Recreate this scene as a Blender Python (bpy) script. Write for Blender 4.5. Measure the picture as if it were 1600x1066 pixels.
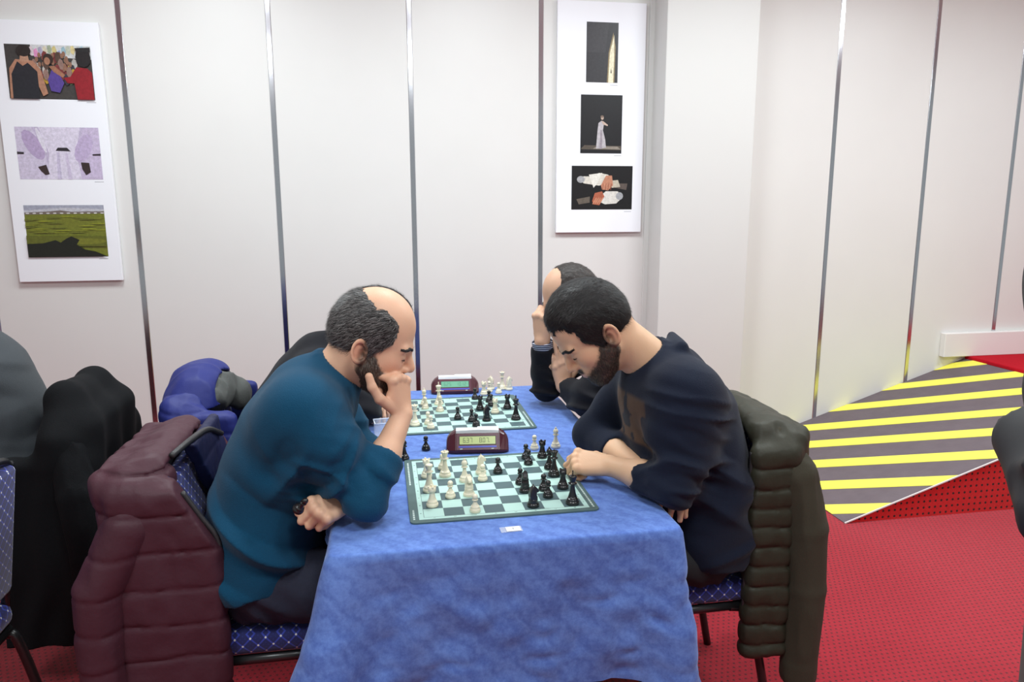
import bpy, bmesh, math, random
import numpy as np
from mathutils import Vector, Matrix

for o in list(bpy.data.objects):
    bpy.data.objects.remove(o)
SC = bpy.context.scene
COL = SC.collection
random.seed(4)
V = lambda *a: np.array(a, float)

# ------------------------------------------------------------------ camera
F_PX, PITCH, YAW, ROLL = 1163.87, 0.1801, 0.1751, 0.003
CAM = V(-0.285, -1.911, 1.488)
cd = bpy.data.cameras.new('camera')
cam = bpy.data.objects.new('camera', cd); COL.objects.link(cam)
cd.sensor_width = 36.0
cd.lens = F_PX / 1600 * 36.0
cd.clip_start = 0.05
_f = V(math.sin(YAW)*math.cos(PITCH), math.cos(YAW)*math.cos(PITCH), -math.sin(PITCH))
_r = V(math.cos(YAW), -math.sin(YAW), 0)
_d = np.cross(_f, _r)
_r2 = math.cos(ROLL)*_r + math.sin(ROLL)*_d
_d2 = -math.sin(ROLL)*_r + math.cos(ROLL)*_d
m = Matrix.Identity(4)
for i in range(3):
    m[i][0] = _r2[i]; m[i][1] = -_d2[i]; m[i][2] = -_f[i]; m[i][3] = CAM[i]
cam.matrix_world = m
SC.camera = cam

# ------------------------------------------------------------------ world, lights, exposure
w = bpy.data.worlds.new('world'); SC.world = w
w.use_nodes = True
w.node_tree.nodes['Background'].inputs[0].default_value = (0.90, 0.98, 0.99, 1)
w.node_tree.nodes['Background'].inputs[1].default_value = 0.42
SC.view_settings.view_transform = 'Standard'
SC.view_settings.look = 'None'
SC.view_settings.exposure = 0.0
SC.view_settings.gamma = 1.0
SC.view_settings.use_curve_mapping = False
CEIL = 3.0
def area(name, loc, sx, sy, power, col=(.885, .98, 1.)):
    l = bpy.data.lights.new(name, 'AREA'); l.shape = 'RECTANGLE'
    l.size = sx; l.size_y = sy; l.energy = power; l.color = col
    o = bpy.data.objects.new(name, l); COL.objects.link(o); o.location = loc
    return o
LAMPS = [(-1.2, .95), (.35, .75), (1.9, .75), (3.4, .6), (-1.6, -1.6), (.3, -1.6), (2.2, -1.6)]
for i, (lx, ly) in enumerate(LAMPS):
    area('ceiling_lamp_light', (lx, ly, CEIL-.05), .58, .58, 34)

T = 0.74          # table height
WALL = 2.2        # back wall plane y

# ------------------------------------------------------------------ material helpers
def new_mat(name):
    mt = bpy.data.materials.new(name); mt.use_nodes = True
    nt = mt.node_tree; bs = nt.nodes['Principled BSDF']
    return mt, nt, bs
def N(nt, t, **k):
    n = nt.nodes.new(t)
    for a, b in k.items(): setattr(n, a, b)
    return n
def mth(nt, op, a, b=None, c=None):
    n = N(nt, 'ShaderNodeMath', operation=op)
    for i, v in enumerate((a, b, c)):
        if v is None: continue
        if isinstance(v, (int, float)): n.inputs[i].default_value = v
        else: nt.links.new(v, n.inputs[i])
    return n.outputs[0]
def mix(nt, fac, a, b, mode='MIX'):
    n = N(nt, 'ShaderNodeMix', data_type='RGBA', blend_type=mode)
    for i, v in ((0, fac), (6, a), (7, b)):
        if hasattr(v, 'node'): nt.links.new(v, n.inputs[i])
        elif i == 0: n.inputs[0].default_value = v
        else: n.inputs[i].default_value = (*v, 1) if len(v) == 3 else v
    return n.outputs[2]
def srgb(r, g, b):
    f = lambda c: (c/255/12.92) if c <= 10 else ((c/255+.055)/1.055)**2.4
    return (f(r), f(g), f(b))
def plain(name, col, rough=.5, metal=0., noise=0., scale=30., bump=0., bscale=80., spec=.5, sheen=0., coat=0., stretch=None):
    mt, nt, bs = new_mat(name)
    bs.inputs['Base Color'].default_value = (*col, 1)
    bs.inputs['Roughness'].default_value = rough
    bs.inputs['Metallic'].default_value = metal
    bs.inputs['Specular IOR Level'].default_value = spec
    if sheen: bs.inputs['Sheen Weight'].default_value = sheen
    if coat: bs.inputs['Coat Weight'].default_value = coat
    tc = N(nt, 'ShaderNodeTexCoord')
    src = tc.outputs['Object']
    if stretch:
        mp = N(nt, 'ShaderNodeMapping'); mp.inputs['Scale'].default_value = stretch
        nt.links.new(src, mp.inputs[0]); src = mp.outputs[0]
    if noise:
        nz = N(nt, 'ShaderNodeTexNoise'); nz.inputs['Scale'].default_value = scale; nz.inputs['Detail'].default_value = 5
        nt.links.new(src, nz.inputs[0])
        c = mix(nt, nz.outputs[0], tuple(max(0, x*(1-noise)) for x in col), tuple(min(1, x*(1+noise)) for x in col))
        nt.links.new(c, bs.inputs['Base Color'])
    if bump:
        nz = N(nt, 'ShaderNodeTexNoise'); nz.inputs['Scale'].default_value = bscale; nz.inputs['Detail'].default_value = 4
        nt.links.new(src, nz.inputs[0])
        bp = N(nt, 'ShaderNodeBump'); bp.inputs['Strength'].default_value = bump; bp.inputs['Distance'].default_value = .01
        nt.links.new(nz.outputs[0], bp.inputs['Height']); nt.links.new(bp.outputs[0], bs.inputs['Normal'])
    return mt
def vcol_mat(name, rough=.5, spec=.5, sss=0., bump=0., bscale=200., sheen=0.):
    mt, nt, bs = new_mat(name)
    at = N(nt, 'ShaderNodeAttribute', attribute_name='Col')
    nt.links.new(at.outputs['Color'], bs.inputs['Base Color'])
    bs.inputs['Roughness'].default_value = rough
    bs.inputs['Specular IOR Level'].default_value = spec
    if sheen: bs.inputs['Sheen Weight'].default_value = sheen
    if sss:
        bs.inputs['Subsurface Weight'].default_value = sss
        bs.inputs['Subsurface Radius'].default_value = (.012, .005, .003)
        bs.inputs['Subsurface Scale'].default_value = .5
    if bump:
        tc = N(nt, 'ShaderNodeTexCoord')
        nz = N(nt, 'ShaderNodeTexNoise'); nz.inputs['Scale'].default_value = bscale; nz.inputs['Detail'].default_value = 4
        nt.links.new(tc.outputs['Object'], nz.inputs[0])
        bp = N(nt, 'ShaderNodeBump'); bp.inputs['Strength'].default_value = bump; bp.inputs['Distance'].default_value = .004
        nt.links.new(nz.outputs[0], bp.inputs['Height']); nt.links.new(bp.outputs[0], bs.inputs['Normal'])
    return mt

# ------------------------------------------------------------------ object helpers
def thing(name, label, cat, loc=(0, 0, 0), rotz=0., group=None):
    o = bpy.data.objects.new(name, None); COL.objects.link(o)
    o.location = loc; o.rotation_euler = (0, 0, rotz); o.empty_display_size = .05
    tag(o, label, cat, group); return o
def tag(o, label=None, cat=None, group=None, kind=None):
    if label: o['label'] = label
    if cat: o['category'] = cat
    if group: o['group'] = group
    if kind: o['kind'] = kind
    return o
def mk(name, verts, faces, mats, parent=None, smooth=False, mi=None):
    me = bpy.data.meshes.new(name)
    me.from_pydata([tuple(map(float, v)) for v in verts], [], [tuple(map(int, f)) for f in faces])
    return fin(name, me, mats, parent, smooth, mi)
def fin(name, me, mats, parent=None, smooth=False, mi=None):
    for mt in (mats if isinstance(mats, (list, tuple)) else [mats]): me.materials.append(mt)
    if smooth: me.polygons.foreach_set('use_smooth', [True]*len(me.polygons))
    if mi is not None: me.polygons.foreach_set('material_index', list(map(int, mi)))
    me.update()
    o = bpy.data.objects.new(name, me); COL.objects.link(o)
    if parent is not None: o.parent = parent
    return o
def bm_obj(name, bm, mats, parent=None, smooth=False):
    me = bpy.data.meshes.new(name); bm.normal_update(); bm.to_mesh(me); bm.free()
    return fin(name, me, mats, parent, smooth)
def add_box(bm, lo, hi, bev=0., seg=2, mat=0, M=None):
    r = bmesh.ops.create_cube(bm, size=1)
    vs = r['verts']
    for v in vs:
        v.co = Vector([(lo[i]+hi[i])/2 + v.co[i]*(hi[i]-lo[i]) for i in range(3)])
    if M is not None: bmesh.ops.transform(bm, matrix=M, verts=vs)
    fs = {f for v in vs for f in v.link_faces}
    for f in fs: f.material_index = mat
    if bev:
        es = list({e for v in vs for e in v.link_edges})
        bmesh.ops.bevel(bm, geom=es, offset=bev, segments=seg, profile=.5, affect='EDGES')
def box(name, lo, hi, mats, parent=None, bev=0., seg=2, M=None, smooth=False):
    bm = bmesh.new(); add_box(bm, lo, hi, bev, seg, 0, M)
    return bm_obj(name, bm, mats, parent, smooth)
def add_tube(bm, pts, r, n=10, flat=1.0):
    """tube through pts, r scalar or list"""
    pts = [Vector(p) for p in pts]; rs = r if isinstance(r, (list, tuple)) else [r]*len(pts)
    rings = []; up = None
    for i, p in enumerate(pts):
        t = (pts[min(i+1, len(pts)-1)] - pts[max(i-1, 0)]).normalized()
        if up is None:
            up = t.orthogonal().normalized()
        else:
            up = (up - t*up.dot(t)).normalized()
        b = t.cross(up)
        rings.append([bm.verts.new(p + rs[i]*(math.cos(2*math.pi*k/n)*up + math.sin(2*math.pi*k/n)*b)) for k in range(n)])
    for a, b in zip(rings[:-1], rings[1:]):
        for k in range(n):
            bm.faces.new((a[k], a[(k+1) % n], b[(k+1) % n], b[k]))
    bm.faces.new(list(reversed(rings[0]))); bm.faces.new(rings[-1])
def smooth_path(pts, n=6):
    """Catmull-Rom"""
    pts = [np.array(p, float) for p in pts]; P = [pts[0]] + pts + [pts[-1]]; out = []
    for i in range(1, len(P)-2):
        for k in range(n):
            t = k/n; a, b, c, d = P[i-1], P[i], P[i+1], P[i+2]
            out.append(.5*((2*b) + (-a+c)*t + (2*a-5*b+4*c-d)*t*t + (-a+3*b-3*c+d)*t**3))
    out.append(pts[-1]); return out
def lathe_data(prof, n=20):
    vs, fs = [], []
    for (r, z) in prof:
        for k in range(n):
            a = 2*math.pi*k/n; vs.append((r*math.cos(a), r*math.sin(a), z))
    for i in range(len(prof)-1):
        for k in range(n):
            fs.append((i*n+k, i*n+(k+1) % n, (i+1)*n+(k+1) % n, (i+1)*n+k))
    fs.append(tuple(reversed(range(n)))); fs.append(tuple((len(prof)-1)*n+k for k in range(n)))
    return vs, fs
def copy_tree(o, parent=None):
    c = o.copy(); COL.objects.link(c); c.parent = parent
    for ch in list(o.children): copy_tree(ch, c)
    return c
def box_uv(me):
    uv = me.uv_layers.new(name='UVMap')
    for p in me.polygons:
        n = p.normal; ax = max(range(3), key=lambda i: abs(n[i]))
        for li in p.loop_indices:
            c = me.vertices[me.loops[li].vertex_index].co
            uv.data[li].uv = (c[1], c[2]) if ax == 0 else ((c[0], c[2]) if ax == 1 else (c[0], c[1]))
def text_obj(name, s, size, mat, M, parent=None, ext=.0003, align='CENTER'):
    cu = bpy.data.curves.new(name, 'FONT'); cu.body = s; cu.size = size; cu.extrude = ext
    cu.align_x = align; cu.align_y = 'CENTER'; cu.resolution_u = 3
    o = bpy.data.objects.new(name, cu); COL.objects.link(o)
    dg = bpy.context.evaluated_depsgraph_get()
    me = bpy.data.meshes.new_from_object(o.evaluated_get(dg))
    bpy.data.objects.remove(o); me.name = name
    me.transform(M)
    return fin(name, me, mat, parent)

# ------------------------------------------------------------------ implicit surfaces (smooth unions meshed by surface nets)
def smin(a, b, k):
    if k <= 0: return np.minimum(a, b)
    h = np.clip(.5 + .5*(b-a)/k, 0, 1)
    return b + (a-b)*h - k*h*(1-h)
def smax(a, b, k): return -smin(-a, -b, k)
def sstep(a, b, x):
    t = np.clip((x-a)/(b-a), 0, 1); return t*t*(3-2*t)
def d_cap(P, a, b, ra, rb):
    ab = b-a; t = np.clip(((P-a) @ ab)/max(ab @ ab, 1e-9), 0, 1)
    return np.linalg.norm(P - a - t[..., None]*ab, axis=-1) - (ra + (rb-ra)*t)
def d_ell(P, c, r):
    q = (P-c)/r; k0 = np.linalg.norm(q, axis=-1); k1 = np.linalg.norm(q/r, axis=-1)
    return k0*(k0-1)/np.maximum(k1, 1e-6)
def d_box(P, c, h, r):
    q = np.abs(P-c) - (np.asarray(h)-r)
    return np.linalg.norm(np.maximum(q, 0), axis=-1) + np.minimum(q.max(-1), 0) - r
_rs = np.random.RandomState(7); _lat = _rs.rand(32, 32, 32)
def vnoise(P, s):
    q = P*s; i = np.floor(q).astype(int); f = q-i; f = f*f*(3-2*f); i &= 31; j = (i+1) & 31
    L = _lat
    x0, y0, z0 = i[..., 0], i[..., 1], i[..., 2]; x1, y1, z1 = j[..., 0], j[..., 1], j[..., 2]
    fx, fy, fz = f[..., 0], f[..., 1], f[..., 2]
    a = L[x0, y0, z0]*(1-fx)+L[x1, y0, z0]*fx; b = L[x0, y1, z0]*(1-fx)+L[x1, y1, z0]*fx
    c = L[x0, y0, z1]*(1-fx)+L[x1, y0, z1]*fx; d = L[x0, y1, z1]*(1-fx)+L[x1, y1, z1]*fx
    return (a*(1-fy)+b*fy)*(1-fz) + (c*(1-fy)+d*fy)*fz - .5
def add_sub(S_, sub, k):
    c = np.mean([p[1] for p in sub.p if p[4] == 'u'], 0); r = max(np.linalg.norm(p[1]-c)+p[2] for p in sub.p if p[4] == 'u')
    S_.add(lambda P: sub.ev(P), c, r, k)
def sleeve(S_, nb, sh, el, wr, cf, r=(.070, .070, .062, .054, .047), k=.06, elz=.006, cuff=.0485):
    u = SDF(); cpt = el+(wr-el)*cf; fd = nrm(wr-el)
    S_.cap(nb+V(0, 0, -.035), sh+V(0, 0, -.01), r[0], r[0], k)
    u.cap(sh, (sh+el)/2, r[1], r[2], .04); u.cap((sh+el)/2, el+V(0, 0, elz), r[2], r[3], .03); u.cap(el+V(0, 0, elz), cpt, r[3], r[4], .025)
    u.cap(cpt-fd*.02, cpt, cuff, cuff, .004)
    u.cap(cpt+fd*.055, cpt+fd*.25, .06, .06, .004, 's')
    add_sub(S_, u, k)
class SDF:
    def __init__(s): s.p = []; s.post = None
    def add(s, fn, c, r, k=.02, op='u'): s.p.append((fn, np.asarray(c, float), r, k, op)); return s
    def cap(s, a, b, ra, rb=None, k=.02, op='u'):
        a = np.asarray(a, float); b = np.asarray(b, float); rb = ra if rb is None else rb
        return s.add(lambda P: d_cap(P, a, b, ra, rb), (a+b)/2, np.linalg.norm(a-b)/2+max(ra, rb), k, op)
    def ecap(s, a, b, ra, rb, ysc, y0=0., k=.04):
        a = np.asarray(a, float); b = np.asarray(b, float); c = V(1, 1/ysc, 1); o = V(0, y0, 0)
        a2 = (a-o)*c; b2 = (b-o)*c
        return s.add(lambda P: d_cap((P-o)*c, a2, b2, ra, rb), (a+b)/2, np.linalg.norm(a-b)/2+max(ra, rb)*ysc, k)
    def chain(s, pts, rs, k=.02):
        for i in range(len(pts)-1): s.cap(pts[i], pts[i+1], rs[i], rs[i+1], k)
        return s
    def ell(s, c, r, k=.02, op='u', R=None):
        c = np.asarray(c, float); r = np.asarray(r, float)
        fn = (lambda P: d_ell(P, c, r)) if R is None else (lambda P: d_ell((P-c) @ R, 0., r))
        return s.add(fn, c, r.max(), k, op)
    def box(s, c, h, r, k=.02, op='u', R=None):
        c = np.asarray(c, float); h = np.asarray(h, float)
        fn = (lambda P: d_box(P, c, h, r)) if R is None else (lambda P: d_box((P-c) @ R, 0., h, r))
        return s.add(fn, c, np.linalg.norm(h), k, op)
    def ev(s, P, bc=None, br=0.):
        d = np.full(P.shape[:-1], 1e3)
        for fn, c, r, k, op in s.p:
            if bc is not None and np.linalg.norm(c-bc) > r+br+k+.04: continue
            v = fn(P)
            d = smin(d, v, k) if op == 'u' else smax(d, -v, k)
        if s.post: d = s.post(P, d)
        return d
def mesh_sdf(S, lo, hi, h, B=16, extra=0.02):
    lo = np.asarray(lo, float); hi = np.asarray(hi, float)
    nb = np.ceil((hi-lo)/(h*B)).astype(int); n = nb*B+1
    g = np.stack(np.meshgrid(*[np.arange(x) for x in nb], indexing='ij'), -1).reshape(-1, 3)
    cen = lo + (g+.5)*B*h; br = .5*math.sqrt(3)*B*h
    act = np.abs(S.ev(cen)) < br*1.3+extra
    loc = np.arange(B+1)
    L = np.stack(np.meshgrid(loc, loc, loc, indexing='ij'), -1)
    cor = np.array([(a, b, c) for a in (0, 1) for b in (0, 1) for c in (0, 1)])
    edg = [(i, j) for i in range(8) for j in range(i+1, 8) if np.abs(cor[i]-cor[j]).sum() == 1]
    ids, pos, quads = [], [], []
    gid = lambda q: (q[..., 0]*n[1]+q[..., 1])*n[2]+q[..., 2]
    for bi, c in zip(g[act], cen[act]):
        base = bi*B
        P = lo + (base+L)*h
        v = S.ev(P, c, br); s = v < 0
        if s.all() or not s.any(): continue
        cv = np.stack([s[a:a+B, b:b+B, e:e+B] for a, b, e in cor], -1)
        m_ = cv.any(-1) & ~cv.all(-1)
        ci = np.argwhere(m_)
        if len(ci) == 0: continue
        vals = np.stack([v[ci[:, 0]+a, ci[:, 1]+b, ci[:, 2]+e] for a, b, e in cor], -1)
        acc = np.zeros((len(ci), 3)); cnt = np.zeros(len(ci))
        for i, j in edg:
            a_, b_ = vals[:, i], vals[:, j]; x = (a_ < 0) != (b_ < 0)
            t = np.where(x, a_/np.where(x, a_-b_, 1), 0)
            acc += np.where(x[:, None], cor[i]+t[:, None]*(cor[j]-cor[i]), 0); cnt += x
        ids.append(gid(base+ci)); pos.append(lo+(base+ci+acc/cnt[:, None])*h)
        for ax in range(3):
            sa = s[:B, :B, :B]; sl = [slice(0, B)]*3; sl[ax] = slice(1, B+1); sb = s[tuple(sl)]
            e = np.argwhere(sa != sb)
            if len(e) == 0: continue
            u, w_ = [(1, 2), (2, 0), (0, 1)][ax]
            du = np.zeros(3, int); du[u] = 1; dw = np.zeros(3, int); dw[w_] = 1
            q = base+e; flip = ~sa[e[:, 0], e[:, 1], e[:, 2]]
            quad = np.stack([gid(q-du-dw), gid(q-dw), gid(q), gid(q-du)], -1)
            quad[flip] = quad[flip][:, ::-1]
            ok = ((q-du-dw) >= 0).all(-1)
            quads.append(quad[ok])
    ids = np.concatenate(ids); pos = np.concatenate(pos); quads = np.concatenate(quads)
    o = np.argsort(ids); ids = ids[o]; pos = pos[o]
    k = np.searchsorted(ids, quads); k = np.minimum(k, len(ids)-1)
    good = (ids[k] == quads).all(-1)
    return pos, k[good]
def sdf_obj(name, S, lo, hi, h, mats, parent=None, base=(0, 0, 0), keep=None, colfn=None, mifn=None, relax=0, xf=None):
    vs, fs = mesh_sdf(S, lo, hi, h)
    if keep is not None:
        kv = keep(vs); fs = fs[kv[fs].all(-1)]
        used = np.unique(fs); mp = np.full(len(vs), -1); mp[used] = np.arange(len(used)); vs = vs[used]; fs = mp[fs]
    col = colfn(vs) if colfn else None
    mi = mifn(vs[fs].mean(1)) if mifn else None
    if xf is not None: vs = xf(vs)
    me = bpy.data.meshes.new(name)
    out = vs - np.asarray(base)
    me.vertices.add(len(out)); me.vertices.foreach_set('co', out.astype(np.float32).ravel())
    me.loops.add(len(fs)*4); me.loops.foreach_set('vertex_index', fs.astype(np.int32).ravel())
    me.polygons.add(len(fs)); me.polygons.foreach_set('loop_start', np.arange(0, len(fs)*4, 4, dtype=np.int32))
    me.polygons.foreach_set('loop_total', np.full(len(fs), 4, np.int32))
    me.update(calc_edges=True)
    if col is not None:
        at = me.color_attributes.new('Col', 'FLOAT_COLOR', 'POINT')
        at.data.foreach_set('color', np.c_[col, np.ones(len(col))].astype(np.float32).ravel())
    return fin(name, me, mats, parent, True, mi)

# ------------------------------------------------------------------ room materials
M_wall = plain('wall_laminate', srgb(226, 224, 221), .38, noise=.03, scale=3, spec=.4, bump=.03, bscale=300)
M_pil = plain('pilaster_paint', srgb(214, 213, 210), .5, noise=.02, scale=3)
M_ceil = plain('ceiling_paint', srgb(225, 224, 222), .8)
M_strip = plain('chrome_strip', (.62, .62, .66), .16, metal=1.)
M_kick = plain('white_board', srgb(236, 232, 230), .45)
def carpet(name, base, dot, pitch, r, soft, axes=(0, 1), jitter=.0):
    mt, nt, bs = new_mat(name)
    tc = N(nt, 'ShaderNodeTexCoord'); sp = N(nt, 'ShaderNodeSeparateXYZ')
    nt.links.new(tc.outputs['Object'], sp.inputs[0])
    u, v = sp.outputs[axes[0]], sp.outputs[axes[1]]
    row = mth(nt, 'FLOOR', mth(nt, 'DIVIDE', v, pitch))
    off = mth(nt, 'MULTIPLY', mth(nt, 'MODULO', row, 2.0), jitter)
    fu = mth(nt, 'SUBTRACT', mth(nt, 'FRACT', mth(nt, 'ADD', mth(nt, 'DIVIDE', u, pitch), off)), .5)
    fv = mth(nt, 'SUBTRACT', mth(nt, 'FRACT', mth(nt, 'DIVIDE', v, pitch)), .5)
    d = mth(nt, 'SQRT', mth(nt, 'ADD', mth(nt, 'MULTIPLY', fu, fu), mth(nt, 'MULTIPLY', fv, fv)))
    mr = N(nt, 'ShaderNodeMapRange'); mr.inputs['From Min'].default_value = r+soft; mr.inputs['From Max'].default_value = r
    nt.links.new(d, mr.inputs[0])
    nz = N(nt, 'ShaderNodeTexNoise'); nz.inputs['Scale'].default_value = 45; nz.inputs['Detail'].default_value = 6
    nt.links.new(tc.outputs['Object'], nz.inputs[0])
    b = mix(nt, nz.outputs[0], tuple(c*.8 for c in base), tuple(min(1, c*1.2) for c in base))
    nt.links.new(mix(nt, mr.outputs[0], b, dot), bs.inputs['Base Color'])
    bs.inputs['Roughness'].default_value = .95; bs.inputs['Specular IOR Level'].default_value = .1
    bs.inputs['Sheen Weight'].default_value = .25
    n2 = N(nt, 'ShaderNodeTexNoise'); n2.inputs['Scale'].default_value = 400
    nt.links.new(tc.outputs['Object'], n2.inputs[0])
    bp = N(nt, 'ShaderNodeBump'); bp.inputs['Strength'].default_value = .5; bp.inputs['Distance'].default_value = .005
    nt.links.new(n2.outputs[0], bp.inputs['Height']); nt.links.new(bp.outputs[0], bs.inputs['Normal'])
    return mt
RED = srgb(168, 24, 42)
M_carpet = carpet('red_carpet', RED, srgb(88, 22, 32), .0205, .11, .16, jitter=.5)
M_side = carpet('ramp_side_carpet', srgb(205, 18, 22), srgb(40, 8, 10), .031, .15, .08, axes=(0, 2))
M_plat = plain('platform_carpet', srgb(185, 24, 40), .95, noise=.15, scale=60, spec=.1)
M_ramp = plain('grey_rubber', srgb(104, 92, 98), .6, noise=.18, scale=14, bump=.1, bscale=60)
M_yel = plain('yellow_tape', srgb(248, 240, 92), .45, noise=.04, scale=20)

# ------------------------------------------------------------------ floor, ceiling, walls
X0, X1, Y0 = -5.0, 6.5, -4.5
tag(box('floor', (X0, Y0, -.1), (X1, WALL+.1, 0), M_carpet), 'red carpet with a fine pattern of dark dots', kind='structure')
tag(box('ceiling', (X0, Y0, CEIL), (X1, WALL+.1, CEIL+.1), M_ceil), 'white ceiling above the playing hall', kind='structure')
wall = tag(box('wall_back', (X0, WALL, 0), (X1, WALL+.1, CEIL), M_wall), 'off-white panelled wall with chrome joint strips', kind='structure')
seams = [-4.287, -3.588, -2.889, -2.190, -1.491, -.793, -.093, .604]
rseams = [2.360, 2.977, 3.579, 4.18, 4.78, 5.38, 5.98]
edges = [X0]+seams+[1.234]
for a, b in zip(edges[:-1], edges[1:]):
    box('panel', (a+.012, WALL-.006, 0), (b-.012, WALL+.01, CEIL), M_wall, wall, .002, 1)
edges = [1.754]+rseams+[X1]
for a, b in zip(edges[:-1], edges[1:]):
    box('panel', (a+.012, WALL-.006, 0), (b-.012, WALL+.01, CEIL), M_wall, wall, .002, 1)
for i, x in enumerate(seams+rseams):
    tag(box('trim_%d' % (i+1), (x-.0125, WALL-.009, 0), (x+.0125, WALL+.002, CEIL), M_strip, None, .0015, 1), 'chrome strip covering a wall panel joint', kind='structure')
tag(box('wall_pilaster', (1.234, 2.0, 0), (1.754, WALL+.02, CEIL), M_pil, None, .004, 2), 'white boxed pilaster standing out from the panelled wall', kind='structure')
tag(box('trim_20', (1.205, WALL-.02, 0), (1.236, WALL, CEIL), M_pil, None, .003, 1), 'white corner bead beside the pilaster', kind='structure')
# ceiling lamps: shallow panels around the area lights
M_lampframe = plain('lamp_frame', (.8, .8, .8), .4)
for i, (lx, ly) in enumerate(LAMPS):
    t = thing('ceiling_lamp', 'square ceiling lamp panel above '+('the grey sweater', 'the chess clocks', 'the foot of the ramp', 'the platform edge', 'the empty floor left of the photographer', 'the floor in front of the number card', 'the floor before the ramp side')[i], 'ceiling lamp', (lx, ly, CEIL), 0, 'ceiling lamp panels')
    bm = bmesh.new()
    for (a, b, c, d) in ((-.32, -.32, .32, -.30), (-.32, .30, .32, .32), (-.32, -.30, -.30, .30), (.30, -.30, .32, .30)):
        add_box(bm, (a, b, -.03), (c, d, 0))
    bm_obj('frame', bm, M_lampframe, t)

# ------------------------------------------------------------------ ramp and platform
RX0, RX1, RY0, RS = 1.842, 3.385, 1.08, .333
RZ = RS*(RX1-RX0); RY1 = WALL-.008
rt = thing('ramp', 'grey ramp with diagonal yellow stripes climbing along the white wall', 'ramp', (RX0, RY0, 0))
L_, Wd = RX1-RX0, RY1-RY0
mk('side_board', [(0.02, .004, 0), (L_, .004, 0), (L_, .004, RZ-.012), (0.02, Wd, 0), (L_, Wd, 0), (L_, Wd, RZ-.012)],
   [(0, 1, 2), (5, 4, 3), (0, 3, 4, 1), (1, 4, 5, 2), (2, 5, 3, 0)], M_side, rt)
th = .012
mk('ramp_deck', [(0, 0, 0), (L_, 0, RZ-th), (L_, Wd, RZ-th), (0, Wd, 0), (0, 0, .004), (L_, 0, RZ), (L_, Wd, RZ), (0, Wd, .004)],
   [(3, 2, 1, 0), (4, 5, 6, 7), (0, 1, 5, 4), (1, 2, 6, 5), (2, 3, 7, 6), (3, 0, 4, 7)], M_ramp, rt)
box('edge_trim', (0, -.004, 0), (math.hypot(L_, RZ), .001, .006), M_kick, rt).rotation_euler = (0, -math.atan2(RZ-.004, L_), 0)
def clip(poly, a, b, c):        # keep a*x+b*y<=c
    out = []
    for i in range(len(poly)):
        p, q = poly[i], poly[(i+1) % len(poly)]; dp = a*p[0]+b*p[1]-c; dq = a*q[0]+b*q[1]-c
        if dp <= 0: out.append(p)
        if dp*dq < 0: t = dp/(dp-dq); out.append((p[0]+t*(q[0]-p[0]), p[1]+t*(q[1]-p[1])))
    return out
for cu in (2.935, 3.245, 3.555, 3.87, 4.165, 4.49, 4.81, 5.13):
    pl = [(RX0, RY0), (RX1, RY0), (RX1, RY1), (RX0, RY1)]
    pl = clip(pl, .89, 1, cu); pl = clip(pl, -.89, -1, -(cu-.112))
    if len(pl) < 3: continue
    n = len(pl); vs = []
    for dz in (.003, .006):
        for x, y in pl: vs.append((x-RX0, y-RY0, (x-RX0)*(RZ-.004)/L_+dz))
    mk('stripe', vs, [tuple(range(n, 2*n))]+[(i, (i+1) % n, n+(i+1) % n, n+i) for i in range(n)], M_yel, rt)
pt = thing('platform', 'raised red carpeted platform at the top of the striped ramp', 'platform', (RX1, RY0, 0))
box('platform_base', (.004, .004, 0), (X1-RX1, Wd, RZ-.004), M_side, pt)
box('platform_top', (.002, -.01, RZ-.004), (X1-RX1, Wd, RZ+.022), M_plat, pt, .006, 2)
tag(box('baseboard_right', (3.2, WALL-.05, RZ+.022), (X1, WALL-.006, .687), M_kick, None, .003, 1), 'white boxed skirting along the wall above the platform', kind='structure')

# ------------------------------------------------------------------ posters
M_foam = plain('white_foam_board', srgb(246, 247, 252), .5)
M_print = vcol_mat('photo_print', .35)
_nt = M_print.node_tree; _bs = _nt.nodes['Principled BSDF']; _at = [n for n in _nt.nodes if n.type == 'ATTRIBUTE'][0]
_n1 = N(_nt, 'ShaderNodeTexNoise'); _n1.inputs['Scale'].default_value = 70; _n1.inputs['Detail'].default_value = 6; _n1.inputs['Roughness'].default_value = .7
_tc = N(_nt, 'ShaderNodeTexCoord'); _nt.links.new(_tc.outputs['Object'], _n1.inputs[0])
_mr = N(_nt, 'ShaderNodeMapRange'); _mr.inputs['From Min'].default_value = .3; _mr.inputs['From Max'].default_value = .7; _mr.inputs['To Min'].default_value = .72; _mr.inputs['To Max'].default_value = 1.15
_nt.links.new(_n1.outputs[0], _mr.inputs[0]); _cc = N(_nt, 'ShaderNodeCombineColor')
for _i in range(3): _nt.links.new(_mr.outputs[0], _cc.inputs[_i])
_nt.links.new(mix(_nt, 1., _at.outputs['Color'], _cc.outputs[0], 'MULTIPLY'), _bs.inputs['Base Color'])
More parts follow.
